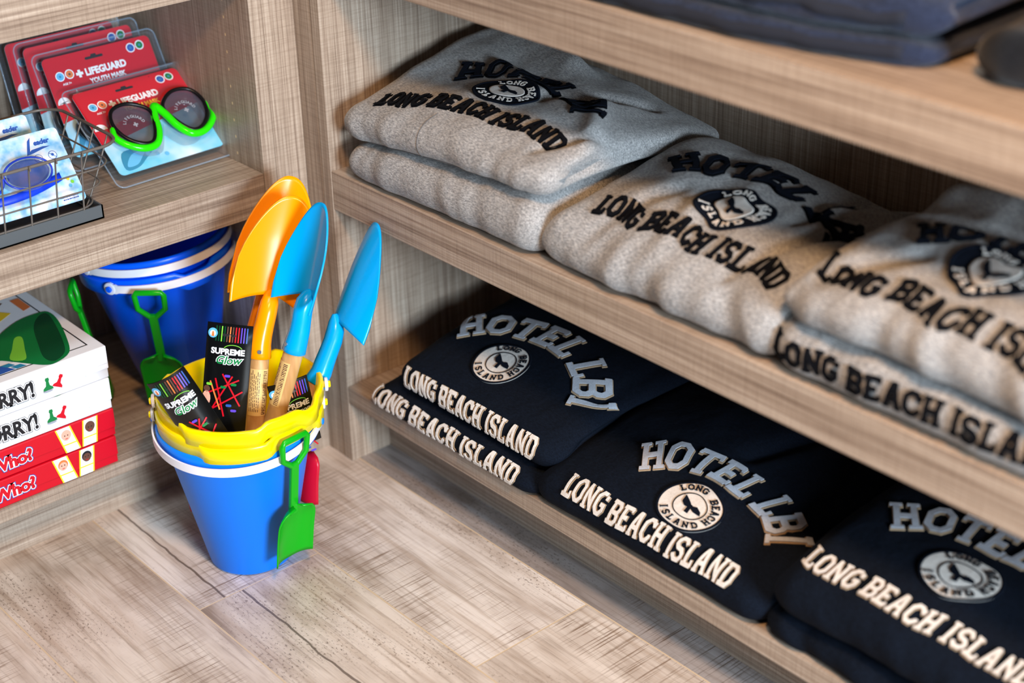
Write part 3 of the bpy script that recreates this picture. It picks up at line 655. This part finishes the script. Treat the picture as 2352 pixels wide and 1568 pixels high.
def toy_shovel(name, label, m, ang, r0, z0, r1, z1, centre, grp=None, spin=0.0):
    """small hanging sand shovel, its grip at radius r0/height z0 and blade tip at r1/z1 from a bucket axis"""
    a = R(ang); d = V((cos(a), sin(a), 0)); tng = V((-sin(a), cos(a), 0)); c = V((centre[0], centre[1], 0))
    p0 = c + d * r0 + V((0, 0, z0)); p1 = c + d * r1 + V((0, 0, z1)); L = (p1 - p0).length; dn = (p1 - p0) / L
    mt = frame(p0, tng, -dn); k = L / .17
    if spin: mt = mt @ M.Rotation(R(spin), 4, 'Y')
    t = thing('toy_shovel', label, 'toy shovel', p0, grp)
    # local: x across, y up the handle, z outward (x cross y)
    loop = [(-.004, -.036, 0), (-.0165, -.024, 0), (-.0175, -.004, 0), (-.015, 0, 0), (.015, 0, 0), (.0175, -.004, 0), (.0165, -.024, 0), (.004, -.036, 0)]
    g = MB(); g.tube(loop, .0036, 10); 
    for v in range(len(g.v)): x, y, z = g.v[v]; g.v[v] = (x * k, y * k, z)
    g.xf(mt).build('grip', m, t)
    s = MB(); s.box((-.0052 * k, -.105 * k, -.0030), (.0052 * k, -.033 * k, .0030), .0016); s.xf(mt).build('shaft', m, t)
    P = []
    for i in range(21):
        u = -1 + i / 10; row = []
        for j in range(15):
            q = j / 14; sh = min(1, sqrt(max(0, 1 - (1 - min(q / .28, 1)) ** 2)) * .8 + .2)
            x = .0265 * u * sh; y = -.092 - .078 * q + .002 * u * u; z = .010 * abs(u) ** 3 - .004 + .006 * (1 - q) ** 3
            row.append((x * k, y * k, z))
        P.append(row)
    MB().grid(P).xf(mt).build('blade', m, t, solid=.0018, off=0)
    return t
toy_shovel('toy_shovel', 'green toy shovel hooked on the white handle of the floor bucket', GRN, -84, .110, .213, .082, .030, FB)
toy_shovel('toy_shovel', 'red toy shovel behind the floor bucket, its blade showing on the right', RED, 2, .098, .19, .086, .040, FB)
toy_shovel('toy_shovel', 'red toy shovel behind the floor bucket, a sliver showing on the left', RED, 103, .098, .19, .074, .045, FB)
toy_shovel('toy_shovel', 'green toy shovel hanging on the front of the royal blue bucket in the lower bay', GRN, -132, .122, ZC + .190, .082, ZC + .010, BB)
toy_shovel('toy_shovel', 'green toy shovel hanging left of the royal blue bucket behind the board games', GRN, -188, .136, ZC + .180, .105, ZC + .008, BB, spin=-25)

# ------------------------------------------------------------------ shovels with wooden handles
def hand_shovel(label, m, base, tip, width_dir, spin=0.0, hb=None, sz=1.0, sticker=0.0):
    ax = (V(tip) - V(base)); L = ax.length; ax.normalize(); k = L / .212
    mt = frame_y(base, width_dir, ax) @ M.Rotation(R(spin), 4, 'Y')       # x across, y along axis to the tip, z towards the viewer
    t = thing('sand_shovel', label, 'shovel', base)
    inv = mt.inverted(); e = inv @ V(hb); e0 = -e.normalized(); L2 = e.length                      # e0 points up the handle to the joint
    hm = frame_y(mt @ V((0, 0, 0)), mt.to_3x3() @ V((1, 0, 0)), mt.to_3x3() @ e0); o_ = .020
    MB().tube([(0, -L2, 0), (0, -L2 / 2, 0), (0, -o_ + .004, 0)], [.0124, .0124, .0120], 20).xf(hm).build('wooden_handle', HWOOD, t)
    hp = lambda d: hm @ V((0, d, 0)); yp = lambda y, z: mt @ V((0, y * k, z))
    MB().tube([hp(-o_), hp(-o_ + .001), hp(-.012), hp(-.003), yp(.010, -.001), yp(.026, -.001), yp(.042, -.001), yp(.056, -.003), yp(.068, -.0075), yp(.076, -.012)], [.0136, .0146, .0140, .0134, .0126, .0120, .0118, .0112, .0085, .003], 20).build('socket', m, t)
    P = []
    nu, nt = 33, 25
    for i in range(nu):
        u = -1 + 2 * i / (nu - 1); row = []
        zb = .068 - .020 * abs(u) ** 1.4 + .0; zt = .072 + .140 * max(0, 1 - abs(u) ** 2.3) ** .62
        for j in range(nt):
            q = j / (nt - 1); y = zb + (zt - zb) * q; f = (y - .05) / .16; g = .84 + .16 * sin(pi * min(1, f * .9 + .12))
            x = .052 * u * g * sz; dz = .026 * abs(u) ** 1.7 * (1 - .45 * f) - .007 + .012 * max(0, f - .6) ** 1.5
            row.append((x, y * k, dz))
        P.append(row)
    MB().grid(P).xf(mt).build('blade', m, t, solid=.0022, off=0)
    s = MB(); s.tube([(0, -.010, .010), (0, -.010, .0151)], .0026, 10); s.xf(hm).build('screw', CHROME, t)
    # kraft label wrapped round the handle, with its small print
    rr = .01255; lab = MB(); lab.grid([[(rr * sin(a), y, rr * cos(a)) for y in (-.090, -.032)] for a in [R(-58 + 116 * q / 16 + sticker) for q in range(17)]]).xf(hm)
    lo = lab.build('label', STICK, t)
    pr = MB(); rr = .0127
    random.seed(len(label))
    for q in range(26):
        y = -.088 + q * .0021; pr.grid([[(rr * sin(a), y, rr * cos(a)), (rr * sin(a), y + random.choice((.0005, .0009, .0013)), rr * cos(a))] for a in [R(22 + sticker + 26 * z / 4) for z in range(5)]])
    for c_ in range(6):
        a0 = -50 + c_ * 10 + sticker; y = -.085
        while y < -.039:
            l_ = random.uniform(.002, .006); pr.grid([[(rr * sin(R(a0)), y, rr * cos(R(a0))), (rr * sin(R(a0)), y + l_, rr * cos(R(a0)))], [(rr * sin(R(a0 + 3.5)), y, rr * cos(R(a0 + 3.5))), (rr * sin(R(a0 + 3.5)), y + l_, rr * cos(R(a0 + 3.5)))]]); y += l_ + .0012
    pr.xf(hm).build('label_print', P_BR, lo)
    return t
CR = (.7513, -.6596, 0)
hand_shovel('orange shovel with a wooden handle, in front of the other orange one', ORG, (-.184, -.150, .290), (-.107, -.135, .453), CR, 8, hb=(-.214, -.165, .185), sticker=10)
hand_shovel('orange shovel mostly hidden behind the other orange one in the yellow bucket', ORG, (-.165, -.108, .276), (-.075, -.085, .455), CR, 14, hb=(-.19, -.12, .18), sticker=0)
hand_shovel('sky blue shovel standing upright in the yellow bucket, overlapping the orange blades', CYAN, (-.160, -.197, .306), (-.108, -.188, .461), CR, -48, hb=(-.204, -.184, .180), sz=.86, sticker=-5)
hand_shovel('sky blue shovel leaning far right out of the yellow bucket, seen edge on', CYAN, (-.118, -.180, .238), (.002, -.150, .389), CR, 124, hb=(-.172, -.178, .180), sz=.95, sticker=-150)
# ------------------------------------------------------------------ glow stick pouches
def glow_pack(label, org, xdir, ydir, curl=0.0, ln=.21, wd=.052, wave=0.0):
    mt = frame_y(org, xdir, ydir); t = thing('glow_stick_pouch', label, 'glow sticks', org)
    def fn(x, y, z):
        a = curl * x; cx = sin(a) / curl if abs(curl) > 1e-6 else x; cz = (cos(a) - 1) / curl if abs(curl) > 1e-6 else 0
        cz += wave * sin(y * 32) * .004
        pil = .0035 * max(0, 1 - (2 * x / wd) ** 2) ** .5 * min(1, (ln - y) / .02, (y + .002) / .02)
        return mt @ V((cx, y, cz + (z if z < 0 else z + pil)))
    P = [[fn(-wd / 2 + wd * i / 12, ln * j / 30, 0) for j in range(31)] for i in range(13)]
    Q = [[fn(-wd / 2 + wd * i / 12, ln * j / 30, -.0012) for j in range(31)] for i in range(13)]
    b = MB(); b.grid(P); b.grid(Q, flip=True); b.build('pouch', mat('glossy_black_film', (12, 13, 14), .16), t)
    p = Print(None)
    def sub(pts, m):       # subdivide strips along y so that they follow the curl
        p.shape(pts, m)
    cols = [P_DG, P_DG, P_LG, P_DG, P_BR, P_OR, P_BR, P_R, P_R, P_PUR, P_PUR, P_B]
    for k, c in enumerate(cols):
        x0 = -.016 + k * .0033
        for q in range(3): p.shape([(x0, ln - .021 + q * .006), (x0 + .0014, ln - .021 + q * .006), (x0 + .0014, ln - .015 + q * .006), (x0, ln - .015 + q * .006)], c, .0004)
    p.shape(rrect(-.008, ln - .0145, .008, ln - .0115, .0012), P_K, .0006)
    p.shape(disc(-.0195, ln - .012, .0058), P_LB, .0005); p.shape(disc(-.0195, ln - .0125, .0036), P_W, .0006); p.shape([(-.021, ln - .016), (-.0175, ln - .016), (-.0185, ln - .010), (-.0205, ln - .0105)], P_OR, .0007)
    p.text('SUPREME', 0, ln - .036, .0098, P_W, 0, .0004, 'CENTER')
    for k, (r, m, l) in enumerate(((.0, P_G, .0005),)):
        p.text('Glow', .001, ln - .0475, .0135, P_W, .04, .0011, 'CENTER', shear=.3); p.text('Glow', .001, ln - .0475, .0135, P_G, .04, .0003, 'CENTER', shear=.3)
    arc = [(.006 + .011 * cos(R(a)), ln - .030 + .006 * sin(R(a))) for a in range(20, 170, 18)]; p.line(arc, .0008, P_LG)
    for x0, y0, x1, y1, m in ((-.016, -.108, .008, -.062, P_R), (-.004, -.060, .019, -.098, P_R), (-.020, -.085, .016, -.066, P_R), (-.012, -.066, .001, -.112, P_R), (-.014, -.104, .021, -.080, P_R), (-.018, -.070, -.004, -.104, P_OR)):
        n = 4
        for q in range(n):
            a = (x0 + (x1 - x0) * q / n, ln + y0 + (y1 - y0) * q / n); b_ = (x0 + (x1 - x0) * (q + 1) / n, ln + y0 + (y1 - y0) * (q + 1) / n); p.line([a, b_], .0019, m)
    for x, y, m in ((-.002, -.076, P_G), (.010, -.072, P_G), (-.019, -.074, P_LG), (.002, -.062, P_PUR), (.012, -.104, P_PUR), (-.008, -.117, P_PUR), (.006, -.098, P_B)):
        p.shape(rrect(x - .0035, ln + y - .0016, x + .0035, ln + y + .0016, .0015, 3), m)
    p.shape(disc(-.0215, ln - .092, .0052, 14, .0095), P_SK); p.shape(disc(-.0215, ln - .080, .004, 12), P_BR)
    if ln > .16: p.text('GLOW', 0, ln - .146, .0165, P_G, 0, .0006, 'CENTER', sx=.75)
    p.build('printed_front', t, fn=fn)
    return t
glow_pack('black glow stick pouch standing upright in the middle of the yellow bucket', (-.279, -.178, .145), CR, (.055, .02, .2), curl=4, ln=.195, wd=.054)
glow_pack('black glow stick pouch curled against the left rim of the yellow bucket', (-.268, -.202, .156), (.80, -.50, -.55), (-.30, .16, .72), curl=24, ln=.158, wd=.052, wave=1)
glow_pack('black glow stick pouch peeking over the right rim of the yellow bucket', (-.169, -.200, .160), (.80, -.30, .30), (-.06, .02, .5), curl=9, ln=.092, wd=.050)

# ------------------------------------------------------------------ swim masks in blister packs
def closed(pts, n=6):
    m = len(pts); out = []
    for i in range(m):
        p = [V(pts[(i + k - 1) % m]) for k in range(4)]
        for q in range(n): t = q / n; out.append(cr(p[0], p[1], p[2], p[3], t))
    return out
def mask_pack(frame_m, rim_m, label, loc, mtx):
    t = thing('swim_mask_pack', label, 'swim mask', mat4=mtx)
    W_, H_ = .178, .155
    # clear clamshell: flat flange and raised tray
    b = MB(); o = rrect(0, 0, W_, H_, .010, 6); i_ = rrect(.007, .012, W_ - .007, H_ - .005, .008, 6); n = len(o)
    P = [[(*p, -.003) for p in o], [(*p, -.001) for p in o], [(*p, .0) for p in o], [(*p, .0) for p in i_], [(*p, .0105) for p in i_], [((p[0] - W_ / 2) * .985 + W_ / 2, (p[1] - H_ / 2) * .985 + H_ / 2, .012) for p in i_]]
    b.grid(P, closev=True, smooth=False); b.add(P[-1], [tuple(range(n))]); b.build('clear_clamshell', CLEAR, t, local=True)
    e = MB(); e.tube([(*p, -.001) for p in o], .0011, 6, closed=True); e.build('clamshell_edge', CLEARE, t, local=True)
    c = MB(); card = rrect(.011, .016, W_ - .011, H_ - .008, .007, 6); n = len(card)
    c.add([(*p, -.0006) for p in card] + [(*p, .0004) for p in card], [tuple(range(n))[::-1], tuple(range(n, 2 * n))] + [(k, (k + 1) % n, n + (k + 1) % n, n + k) for k in range(n)])
    co = c.build('backing_card', P_SEA, t, local=True)
    p = Print(M.Translation((0, 0, .0003)))
    red = [(x, y) for x, y in card if y > .07]; red = sorted(red, key=lambda q: math.atan2(q[1] - .10, q[0] - W_ / 2)); 
    p.shape([(.011, .062)] + [(W_ - .011, .088)] + [q for q in card if q[1] > .09], P_R)
    # hang slot, roundels, titles, cross
    p.shape(rrect(.070, H_ - .021, .096, H_ - .0175, .0015), P_K); p.shape(rrect(.079, H_ - .0195, .087, H_ - .015, .0015), P_K)
    for x, y, m in ((.029, H_ - .034, P_LB), (.0425, H_ - .0335, P_OR), (.137, H_ - .0195, P_B), (.1505, H_ - .0185, P_G)):
        p.shape(disc(x, y, .0063), P_W); p.shape(disc(x, y, .0050), m); p.shape(disc(x, y, .0016), P_BR if m is P_OR else P_TEAL)
    x, y = .056, H_ - .036
    p.shape([(x - .0018, y - .005), (x + .0018, y - .005), (x + .0018, y + .005), (x - .0018, y + .005)], P_W); p.shape([(x - .005, y - .0018), (x + .005, y - .0018), (x + .005, y + .0018), (x - .005, y + .0018)], P_W)
    p.text('LIFEGUARD', .064, H_ - .0405, .0125, P_W, 0, .0006, sx=.92); p.text('YOUTH MASK', .067, H_ - .0515, .0085, P_Y if frame_m is LIME else P_W, 0, .0004, sx=.95)
    p.text('AGE 7+', .029, H_ - .046, .0038, P_W, 0, .0001)
    p.shape([(.022 + .009 * cos(R(a)), H_ - .069 + .009 * sin(R(a))) for a in range(0, 181, 20)] + [(.019, H_ - .069), (.022, H_ - .066), (.025, H_ - .069)][::-1], P_W)
    star = [(.044 + (.0075 if k % 2 == 0 else .0035) * cos(R(90 + 36 * k)), H_ - .062 + (.0075 if k % 2 == 0 else .0035) * sin(R(90 + 36 * k))) for k in range(10)]; p.shape(star, P_OR if frame_m is LIME else P_W)
    p.shape([tuple(v) for v in closed([(.022, .022), (.040, .021), (.056, .030), (.078, .044), (.074, .050), (.050, .048), (.028, .046)], 4)], P_TEAL); p.shape([tuple(v) for v in closed([(.026, .026), (.040, .025), (.052, .034), (.060, .042), (.040, .041)], 4)], P_LB)
    for k in range(3): p.shape(disc(.085 - k * .012, .028 + k * .004, .003), P_LB)
    p.build('printed_front', co, local=True)
    # the mask itself
    mk = bpy.data.objects.new('mask', None)
    cx, cy = .096, (.068 if frame_m is LIME else .054)
    R_ = closed([(.010, .017), (.032, .034), (.057, .031), (.067, .011), (.061, -.012), (.044, -.027), (.028, -.027), (.015, -.007)])
    z = .016
    sk = MB(); out = closed([(.0, .020), (.030, .034), (.056, .032), (.064, .010), (.058, -.016), (.040, -.030), (.018, -.030), (.006, -.016), (0, -.006), (-.006, -.016), (-.018, -.030), (-.040, -.030), (-.058, -.016), (-.064, .010), (-.056, .032), (-.030, .034)], 4)
    rows = [[(cx + q.x * s_, cy + q.y * s_ + dy, zz) for q in out] for s_, dy, zz in ((1.0, 0, z), (1.02, -.002, z - .006), (.98, -.006, .006), (.92, -.009, .001))]
    sk.grid(rows, closev=True); so = sk.build('clear_skirt', CLEARE, t, local=True)
    for sgn in (1, -1):
        ls_ = [(cx + sgn * q.x, cy + q.y, z + .0035 - .05 * q.x ** 2) for q in R_]
        if sgn < 0: ls_ = ls_[::-1]
        l = MB().add([(a, b_, c_ - .0015) for a, b_, c_ in ls_], [tuple(range(len(ls_)))]); lo = l.build('lens', LENS, t, local=True)
        MB().tube(ls_, .0026, 8, closed=True).build('lens_rim', rim_m, t, local=True)
        pr = Print(M.Translation((0, 0, z + .0026)))
        lx = cx + sgn * .038
        for k, ch in enumerate('LIFEGUARD'):
            a = R(160 - 17.5 * k); pr.text(ch, lx + .0115 * cos(a) - .001, cy + .002 + .0115 * sin(a), .0056, P_GREY, a - pi / 2, .0002)
        pr.shape([(lx - .0012, cy - .001), (lx + .0012, cy - .001), (lx + .0012, cy + .0058), (lx - .0012, cy + .0058)], P_GREY); pr.shape([(lx - .0033, cy + .0012), (lx + .0033, cy + .0012), (lx + .0033, cy + .0036), (lx - .0033, cy + .0036)], P_GREY)
        pr.build('lens_lettering', lo, local=True)
    f = MB()
    path = [(k * 1.1, v * 1.12) for k, v in ((-.063, .006), (-.066, -.006), (-.058, -.019), (-.041, -.0295), (-.024, -.0285), (-.013, -.014), (-.007, .006), (0, .019), (.007, .006), (.013, -.014), (.024, -.0285), (.041, -.0295), (.058, -.019), (.066, -.006), (.063, .006))]
    pp = []
    for i in range(len(path) - 1):
        p4 = [V(path[min(max(i + k - 1, 0), len(path) - 1)]) for k in range(4)]
        for q in range(6): pp.append(cr(*p4, q / 6))
    pp.append(V(path[-1]))
    f.tube([(cx + q.x, cy + q.y, z + .002 - .05 * q.x ** 2) for q in pp], [.0030 + .0022 * sin(pi * k / (len(pp) - 1)) ** .4 for k in range(len(pp))], 10)
    f.build('frame', frame_m, t, local=True)
    bpy.data.objects.remove(mk)
    return t
def pack_mtx(bl, br, tl): return frame(bl, V(br) - V(bl), V(tl) - V(bl))
GM = 'youth swim masks in red blister packs'
mask_pack(LIME, BLKP, 'lime green swim mask in a red blister pack, frontmost and lying back', None, pack_mtx((-.227, .076, .4345), (-.049, .082, .4345), (-.219, .196, .530)))
m2 = mask_pack(BLKP, BLKP, 'red blister pack with white lettering directly behind the lime green mask', None, pack_mtx((-.243, .168, .4345), (-.066, .170, .4345), (-.236, .238, .569)))
m3 = copy_tree(m2); m3.matrix_world = pack_mtx((-.252, .222, .4345), (-.075, .224, .4345), (-.249, .268, .582)); m3['label'] = 'red blister pack, third from the front in the row of swim masks'
m4 = copy_tree(m2); m4.matrix_world = pack_mtx((-.262, .256, .4345), (-.085, .258, .4345), (-.256, .300, .584)); m4['label'] = 'rearmost red blister pack, its black mask just visible at the far left'
for o in (m2, m3, m4): o['group'] = GM
# ------------------------------------------------------------------ wire basket with goggles
bk = thing('wire_basket', 'dark wire basket on a grey tray holding goggles at the left edge', 'basket', (-.43, .09, ZB))
tr = MB(); x0, x1, y0, y1 = -.60, -.283, .014, .158; zt = ZB + .0005
tr.box((x0, y0, zt), (x1, y1, zt + .002)); tr.box((x0, y0, zt), (x1, y0 + .002, zt + .017)); tr.box((x0, y1 - .002, zt), (x1, y1, zt + .017)); tr.box((x0, y0, zt), (x0 + .002, y1, zt + .017)); tr.box((x1 - .002, y0, zt), (x1, y1, zt + .017))
tr.build('tray', TRAY, bk)
def bl_ring(z, ex, ey, r=.03):
    return [(p[0], p[1], z) for p in rrect(x0 - ex, y0 + .002 - ey * .1, x1 + ex, y1 + ey, r, 8)]
wr_ = MB(); rings = [(zt + .018, .0, .0, .0011), (zt + .040, .012, .008, .0011), (zt + .063, .024, .018, .0011), (zt + .088, .037, .030, .0020)]
for z, ex, ey, r in rings: wr_.tube(bl_ring(z, ex, ey), r, 6, closed=True)
wr_.tube(bl_ring(zt + .004, -.004, -.004), .0011, 6, closed=True)
for k in range(10):
    x = x1 - .024 - k * .0335
    for side in (0, 1):
        pts = [(x + (ex * .15), (y0 + .001 - ey * .1) if side == 0 else (y1 + ey), z) for z, ex, ey, r in rings]; s_ = -1 if side == 0 else 1
        pts = [(x, (y0 + .012) if side == 0 else y1 - .012, zt + .003), (x, (y0 + .001) if side == 0 else y1, zt + .006)] + pts + [(pts[-1][0], pts[-1][1] + .003 * s_, pts[-1][2] + .002), (pts[-1][0], pts[-1][1] + .004 * s_, pts[-1][2] - .003)]
        wr_.tube(pts, .0011, 6)
for k in range(4):
    y = y0 + .030 + k * .033; wr_.tube([(x1 - .01, y, zt + .003)] + [(x1 + ex, y + ey * .2, z) for z, ex, ey, r in rings] + [(x1 + .042, y + .006, zt + .086)], .0011, 6)
wr_.build('wire_cage', METAL, bk)
def goggle_pack(label, mtx):
    t = thing('goggles_pack', label, 'goggles', mat4=mtx); W_, H_ = .165, .096
    c = MB(); card = rrect(-W_, 0, 0, H_, .005, 4); n = len(card)
    c.add([(*p, -.0006) for p in card] + [(*p, .0) for p in card], [tuple(range(n))[::-1], tuple(range(n, 2 * n))] + [(k, (k + 1) % n, n + (k + 1) % n, n + k) for k in range(n)])
    co = c.build('backing_card', P_WATER, t, local=True)
    p = Print(None if False else M.Identity(4)); P1 = P_B
    x, y = -.037, H_ - .012
    p.shape([(x - .011, y - .014), (x - .004, y + .003), (x + .001, y + .007), (x - .004, y - .006), (x - .006, y - .012)], P1); p.shape([(x - .011, y - .014), (x - .003, y - .0085), (x + .012, y - .0075), (x + .021, y - .009), (x + .010, y - .0105), (x - .002, y - .013)], P1)
    p.text('eader', x + .002, y - .004, .0085, P1, 0, .0005, shear=.2)
    for cx in (-.036, -.018):
        ri = [(cx + .0052 * cos(R(a)), H_ - .033 + .0052 * sin(R(a))) for a in range(0, 361, 24)]; p.line(ri, .0005, P1); p.line([(cx - .0038, H_ - .0295), (cx + .0038, H_ - .0365)], .0006, P1)
    p.shape(disc(-.018, H_ - .0325, .0018, 8), P1)
    for k, (x, y, l) in enumerate(((-.032, .008, .024), (-.029, .0048, .02))):
        xx = x
        while xx < x + l: w_ = .0012 + .001 * ((k * 7 + int(xx * 9e3)) % 3); p.shape([(xx, y), (xx + w_, y), (xx + w_, y + .0012), (xx, y + .0012)], P1); xx += w_ + .0006
    for x, y, m in ((-.013, .030, P_Y), (-.009, .025, P_LG), (-.013, .021, P_LB)): p.shape(disc(x, y, .0022, 10), m)
    p.build('printed_front', co, local=True)
    for k, cx in enumerate((-.060, -.122)):
        e = [(cx + .030 * cos(2 * pi * q / 32), .047 + .019 * sin(2 * pi * q / 32)) for q in range(32)]
        rim = MB(); rim.grid([[(cx + (a - cx) * s_, .047 + (b_ - .047) * s_, z) for a, b_ in e] for s_, z in ((1.08, .0), (1.06, .006), (.98, .010), (.90, .011), (.86, .009))], closev=True); rim.build('eye_cup', CLEARE, t, local=True)
        MB().tube([(a, b_, .0105) for a, b_ in e], .0013, 6, closed=True).build('lens_rim', mat('goggle_blue', (30, 60, 190), .2), t, local=True)
        MB().add([(cx + (a - cx) * .9, .047 + (b_ - .047) * .9, .0100) for a, b_ in e], [tuple(range(32))]).build('lens', GLENS, t, local=True)
    MB().tube([(-.097, .046, .006), (-.091, .049, .009), (-.085, .046, .006)], .0032, 8).build('nose_bridge', BLKP, t, local=True)
    P = [[(x, .030 - .012 * sin(pi * (x + .16) / .14) + w_, .0035 + .002 * sin(x * 60)) for w_ in (0, .010)] for x in [-.16 + .14 * q / 20 for q in range(21)]]
    MB().grid(P).build('strap', mat('strap_blue', (10, 60, 220), .4), t, local=True, solid=.0012)
    return t
g1 = goggle_pack('blue goggles on a water-patterned card, front of the two in the wire basket', frame((-.289, .040, .4505), (1, 0, 0), (0, .052, .068)))
g2 = copy_tree(g1); g2.matrix_world = frame((-.305, .098, .4505), (1, 0, 0), (0, .045, .085)); g2['label'] = 'goggles on a water-patterned card, rear of the two in the wire basket'

# ------------------------------------------------------------------ boxed board games
def game_box(kind, label, x1, y0, z0, h, dx=0.0):
    w_, d = .268, .268; t = thing('board_game_box', label, 'board game', (x1 - w_ / 2, y0 + d / 2, z0)); X0 = x1 - w_
    lidm = P_W if kind == 'w' else P_R
    b = MB(); b.box((X0 + .0012, y0 + .0012, z0), (x1 - .0012, y0 + d - .0012, z0 + h * .5), .0008); b.build('tray', P_CARD if kind == 'w' else P_R, t)
    b = MB(); b.box((X0, y0, z0 + h * .28), (x1, y0 + d, z0 + h), .0014); lid = b.build('lid', lidm, t)
    mt = M(((1, 0, 0, x1), (0, 0, -1, y0), (0, 1, 0, z0), (0, 0, 0, 1)))        # x right (from right edge), y up, z out of the front
    p = Print(mt)
    if kind == 'w':
        x, y = -.176, .0115
        def big(m, bold, dx=0):
            p.text('SORRY!', x, y, .0265, m, 0, bold, sx=.86)
        big(P_K, .0030); big(P_W, .0024); big(P_K, .0010)
        p.build('printed_title', lid); p = Print(mt)
        # little pawns
        for cx, ang, m in ((-.082, 0, P_G), (-.070, -28, P_R)):
            ca, sa = cos(R(ang)), sin(R(ang))
            prof = [(-.0068, -.001), (.0068, -.001), (.0062, .0018), (.0026, .0048), (.0018, .0105), (.0028, .0125), (.002, .0155), (-.002, .0155), (-.0028, .0125), (-.0018, .0105), (-.0026, .0048), (-.0062, .0018)]
            p.shape([(cx + a * ca - b_ * sa, .0135 + a * sa + b_ * ca) for a, b_ in prof], m)
        p.shape(disc(-.0825, .0110, .0062, 14, .0014), P_GREY)
        p.line([(-.060, h * .46), (-.001, h * .46)], .00025, P_GREY); p.line([(-.032, h * .46), (-.032, h * .28)], .00025, P_GREY)
    else:
        x, y = -.240, .0105
        p.text('GUESS', x, y, .020, P_B, .02, .0026); p.text('GUESS', x, y, .020, P_W, .02, .0018); p.text('GUESS', x, y, .020, P_R, .02, .0005)
        x = -.168
        p.text('Who?', x, y, .0225, P_B, .02, .0030, sx=1.0); p.text('Who?', x, y, .0225, P_W, .02, .0021, sx=1.0); p.text('Who?', x, y, .0225, P_R, .02, .0011, sx=1.0)
        p.build('printed_title', lid); p = Print(mt)
        for k, (cx, lean, sk, hair) in enumerate(((-.0735, .28, P_SK, P_OR if dx == 0 else P_SK), (-.0435, -.14, P_BR, P_K if dx == 0 else P_BR))):
            cx += dx; q = lambda a, b_: (cx + a - lean * (b_ - h * .5), b_)
            p.shape([q(-.0105, .0008), q(.0105, .0008), q(.0105, h - .0008), q(-.0105, h - .0008)], P_Y); p.shape([q(-.0085, .0008), q(.0085, .0008), q(.0085, h - .0008), q(-.0085, h - .0008)], P_W)
            p.shape([q(-.0085, h * .30), q(.0085, h * .30), q(.0085, h * .35), q(-.0085, h * .35)], P_Y)
            a0, b0 = q(0, h * .66); p.shape(disc(a0, b0 + .001, .0068, 14, .0072), hair); p.shape(disc(a0, b0 - .001, .0056, 14, .0060), sk)
            for s_ in (-1, 1): p.shape(disc(a0 + s_ * .002, b0 + .0004, .0009, 8), P_K)
            p.shape([(a0 - .002, b0 - .0036), (a0 + .002, b0 - .0036), (a0 + .0014, b0 - .0046), (a0 - .0014, b0 - .0046)], P_R)
    p.build('printed_pictures', lid)
    mt2 = M(((1, 0, 0, x1), (0, 1, 0, y0), (0, 0, 1, z0 + h), (0, 0, 0, 1)))
    p = Print(mt2)
    if kind == 'w':
        a = .020
        p.line([(-.248, a - .002), (-.0160, a - .002)], .0018, P_K); p.line([(-.0160, a - .003), (-.0160, .248)], .0018, P_K)
        for r_ in range(2):
            for k in range(9): x = -.066 - k * .014 + r_ * .004; p.shape([(x, a + r_ * .010), (x + .0125, a + r_ * .010), (x + .0085, a + .009 + r_ * .010), (x - .004, a + .009 + r_ * .010)], (P_TEAL if (k + r_) % 2 else P_W))
        p.shape([(-.20, a), (-.110, a), (-.125, .045), (-.20, .06)], P_B)
        p.shape([(-.21, .15), (-.085, .165), (-.04, .20), (-.10, .24), (-.21, .24)], P_BR); p.shape([(-.21, .13), (-.095, .135), (-.045, .165), (-.06, .185), (-.21, .165)], P_Y)
        p.shape([(-.030, .16), (-.018, .165), (-.018, .20), (-.030, .2)], P_OR)
        out = [(-.215, .060), (-.150, .064), (-.118, .056), (-.098, .030), (-.080, .006), (-.066, .001), (-.042, .014), (-.026, .050), (-.010, .104), (-.008, .136), (-.024, .142), (-.050, .138), (-.078, .122), (-.100, .105), (-.150, .104), (-.215, .108)]
        p.shape([tuple(v) for v in closed(out, 4)], P_G); p.shape([tuple(v) for v in closed([(-.066, .006), (-.046, .018), (-.032, .050), (-.016, .104), (-.012, .134), (-.026, .130), (-.044, .104), (-.060, .060), (-.071, .024)], 4)], P_DG)
        p.shape([tuple(v) for v in closed([(-.104, .046), (-.090, .034), (-.078, .060), (-.066, .092), (-.074, .096), (-.090, .070)], 4)], P_LG)
    p.build('printed_top', lid) if kind == 'w' else None
    return t
hh = .0395; z = ZC + .0006
game_box('r', 'red board game box at the very bottom of the stack of four', -.3165, .0035, z, .0375)
game_box('r', 'red board game box second from the bottom, under the white boxes', -.3135, .005, z + .0382, .0375, dx=.008)
game_box('w', 'white board game box resting on the red ones, under another white box', -.3125, .006, z + .0764, .0425)
game_box('w', 'topmost white board game box with a large green playing piece on its lid', -.3105, .006, z + .1196, .0435)
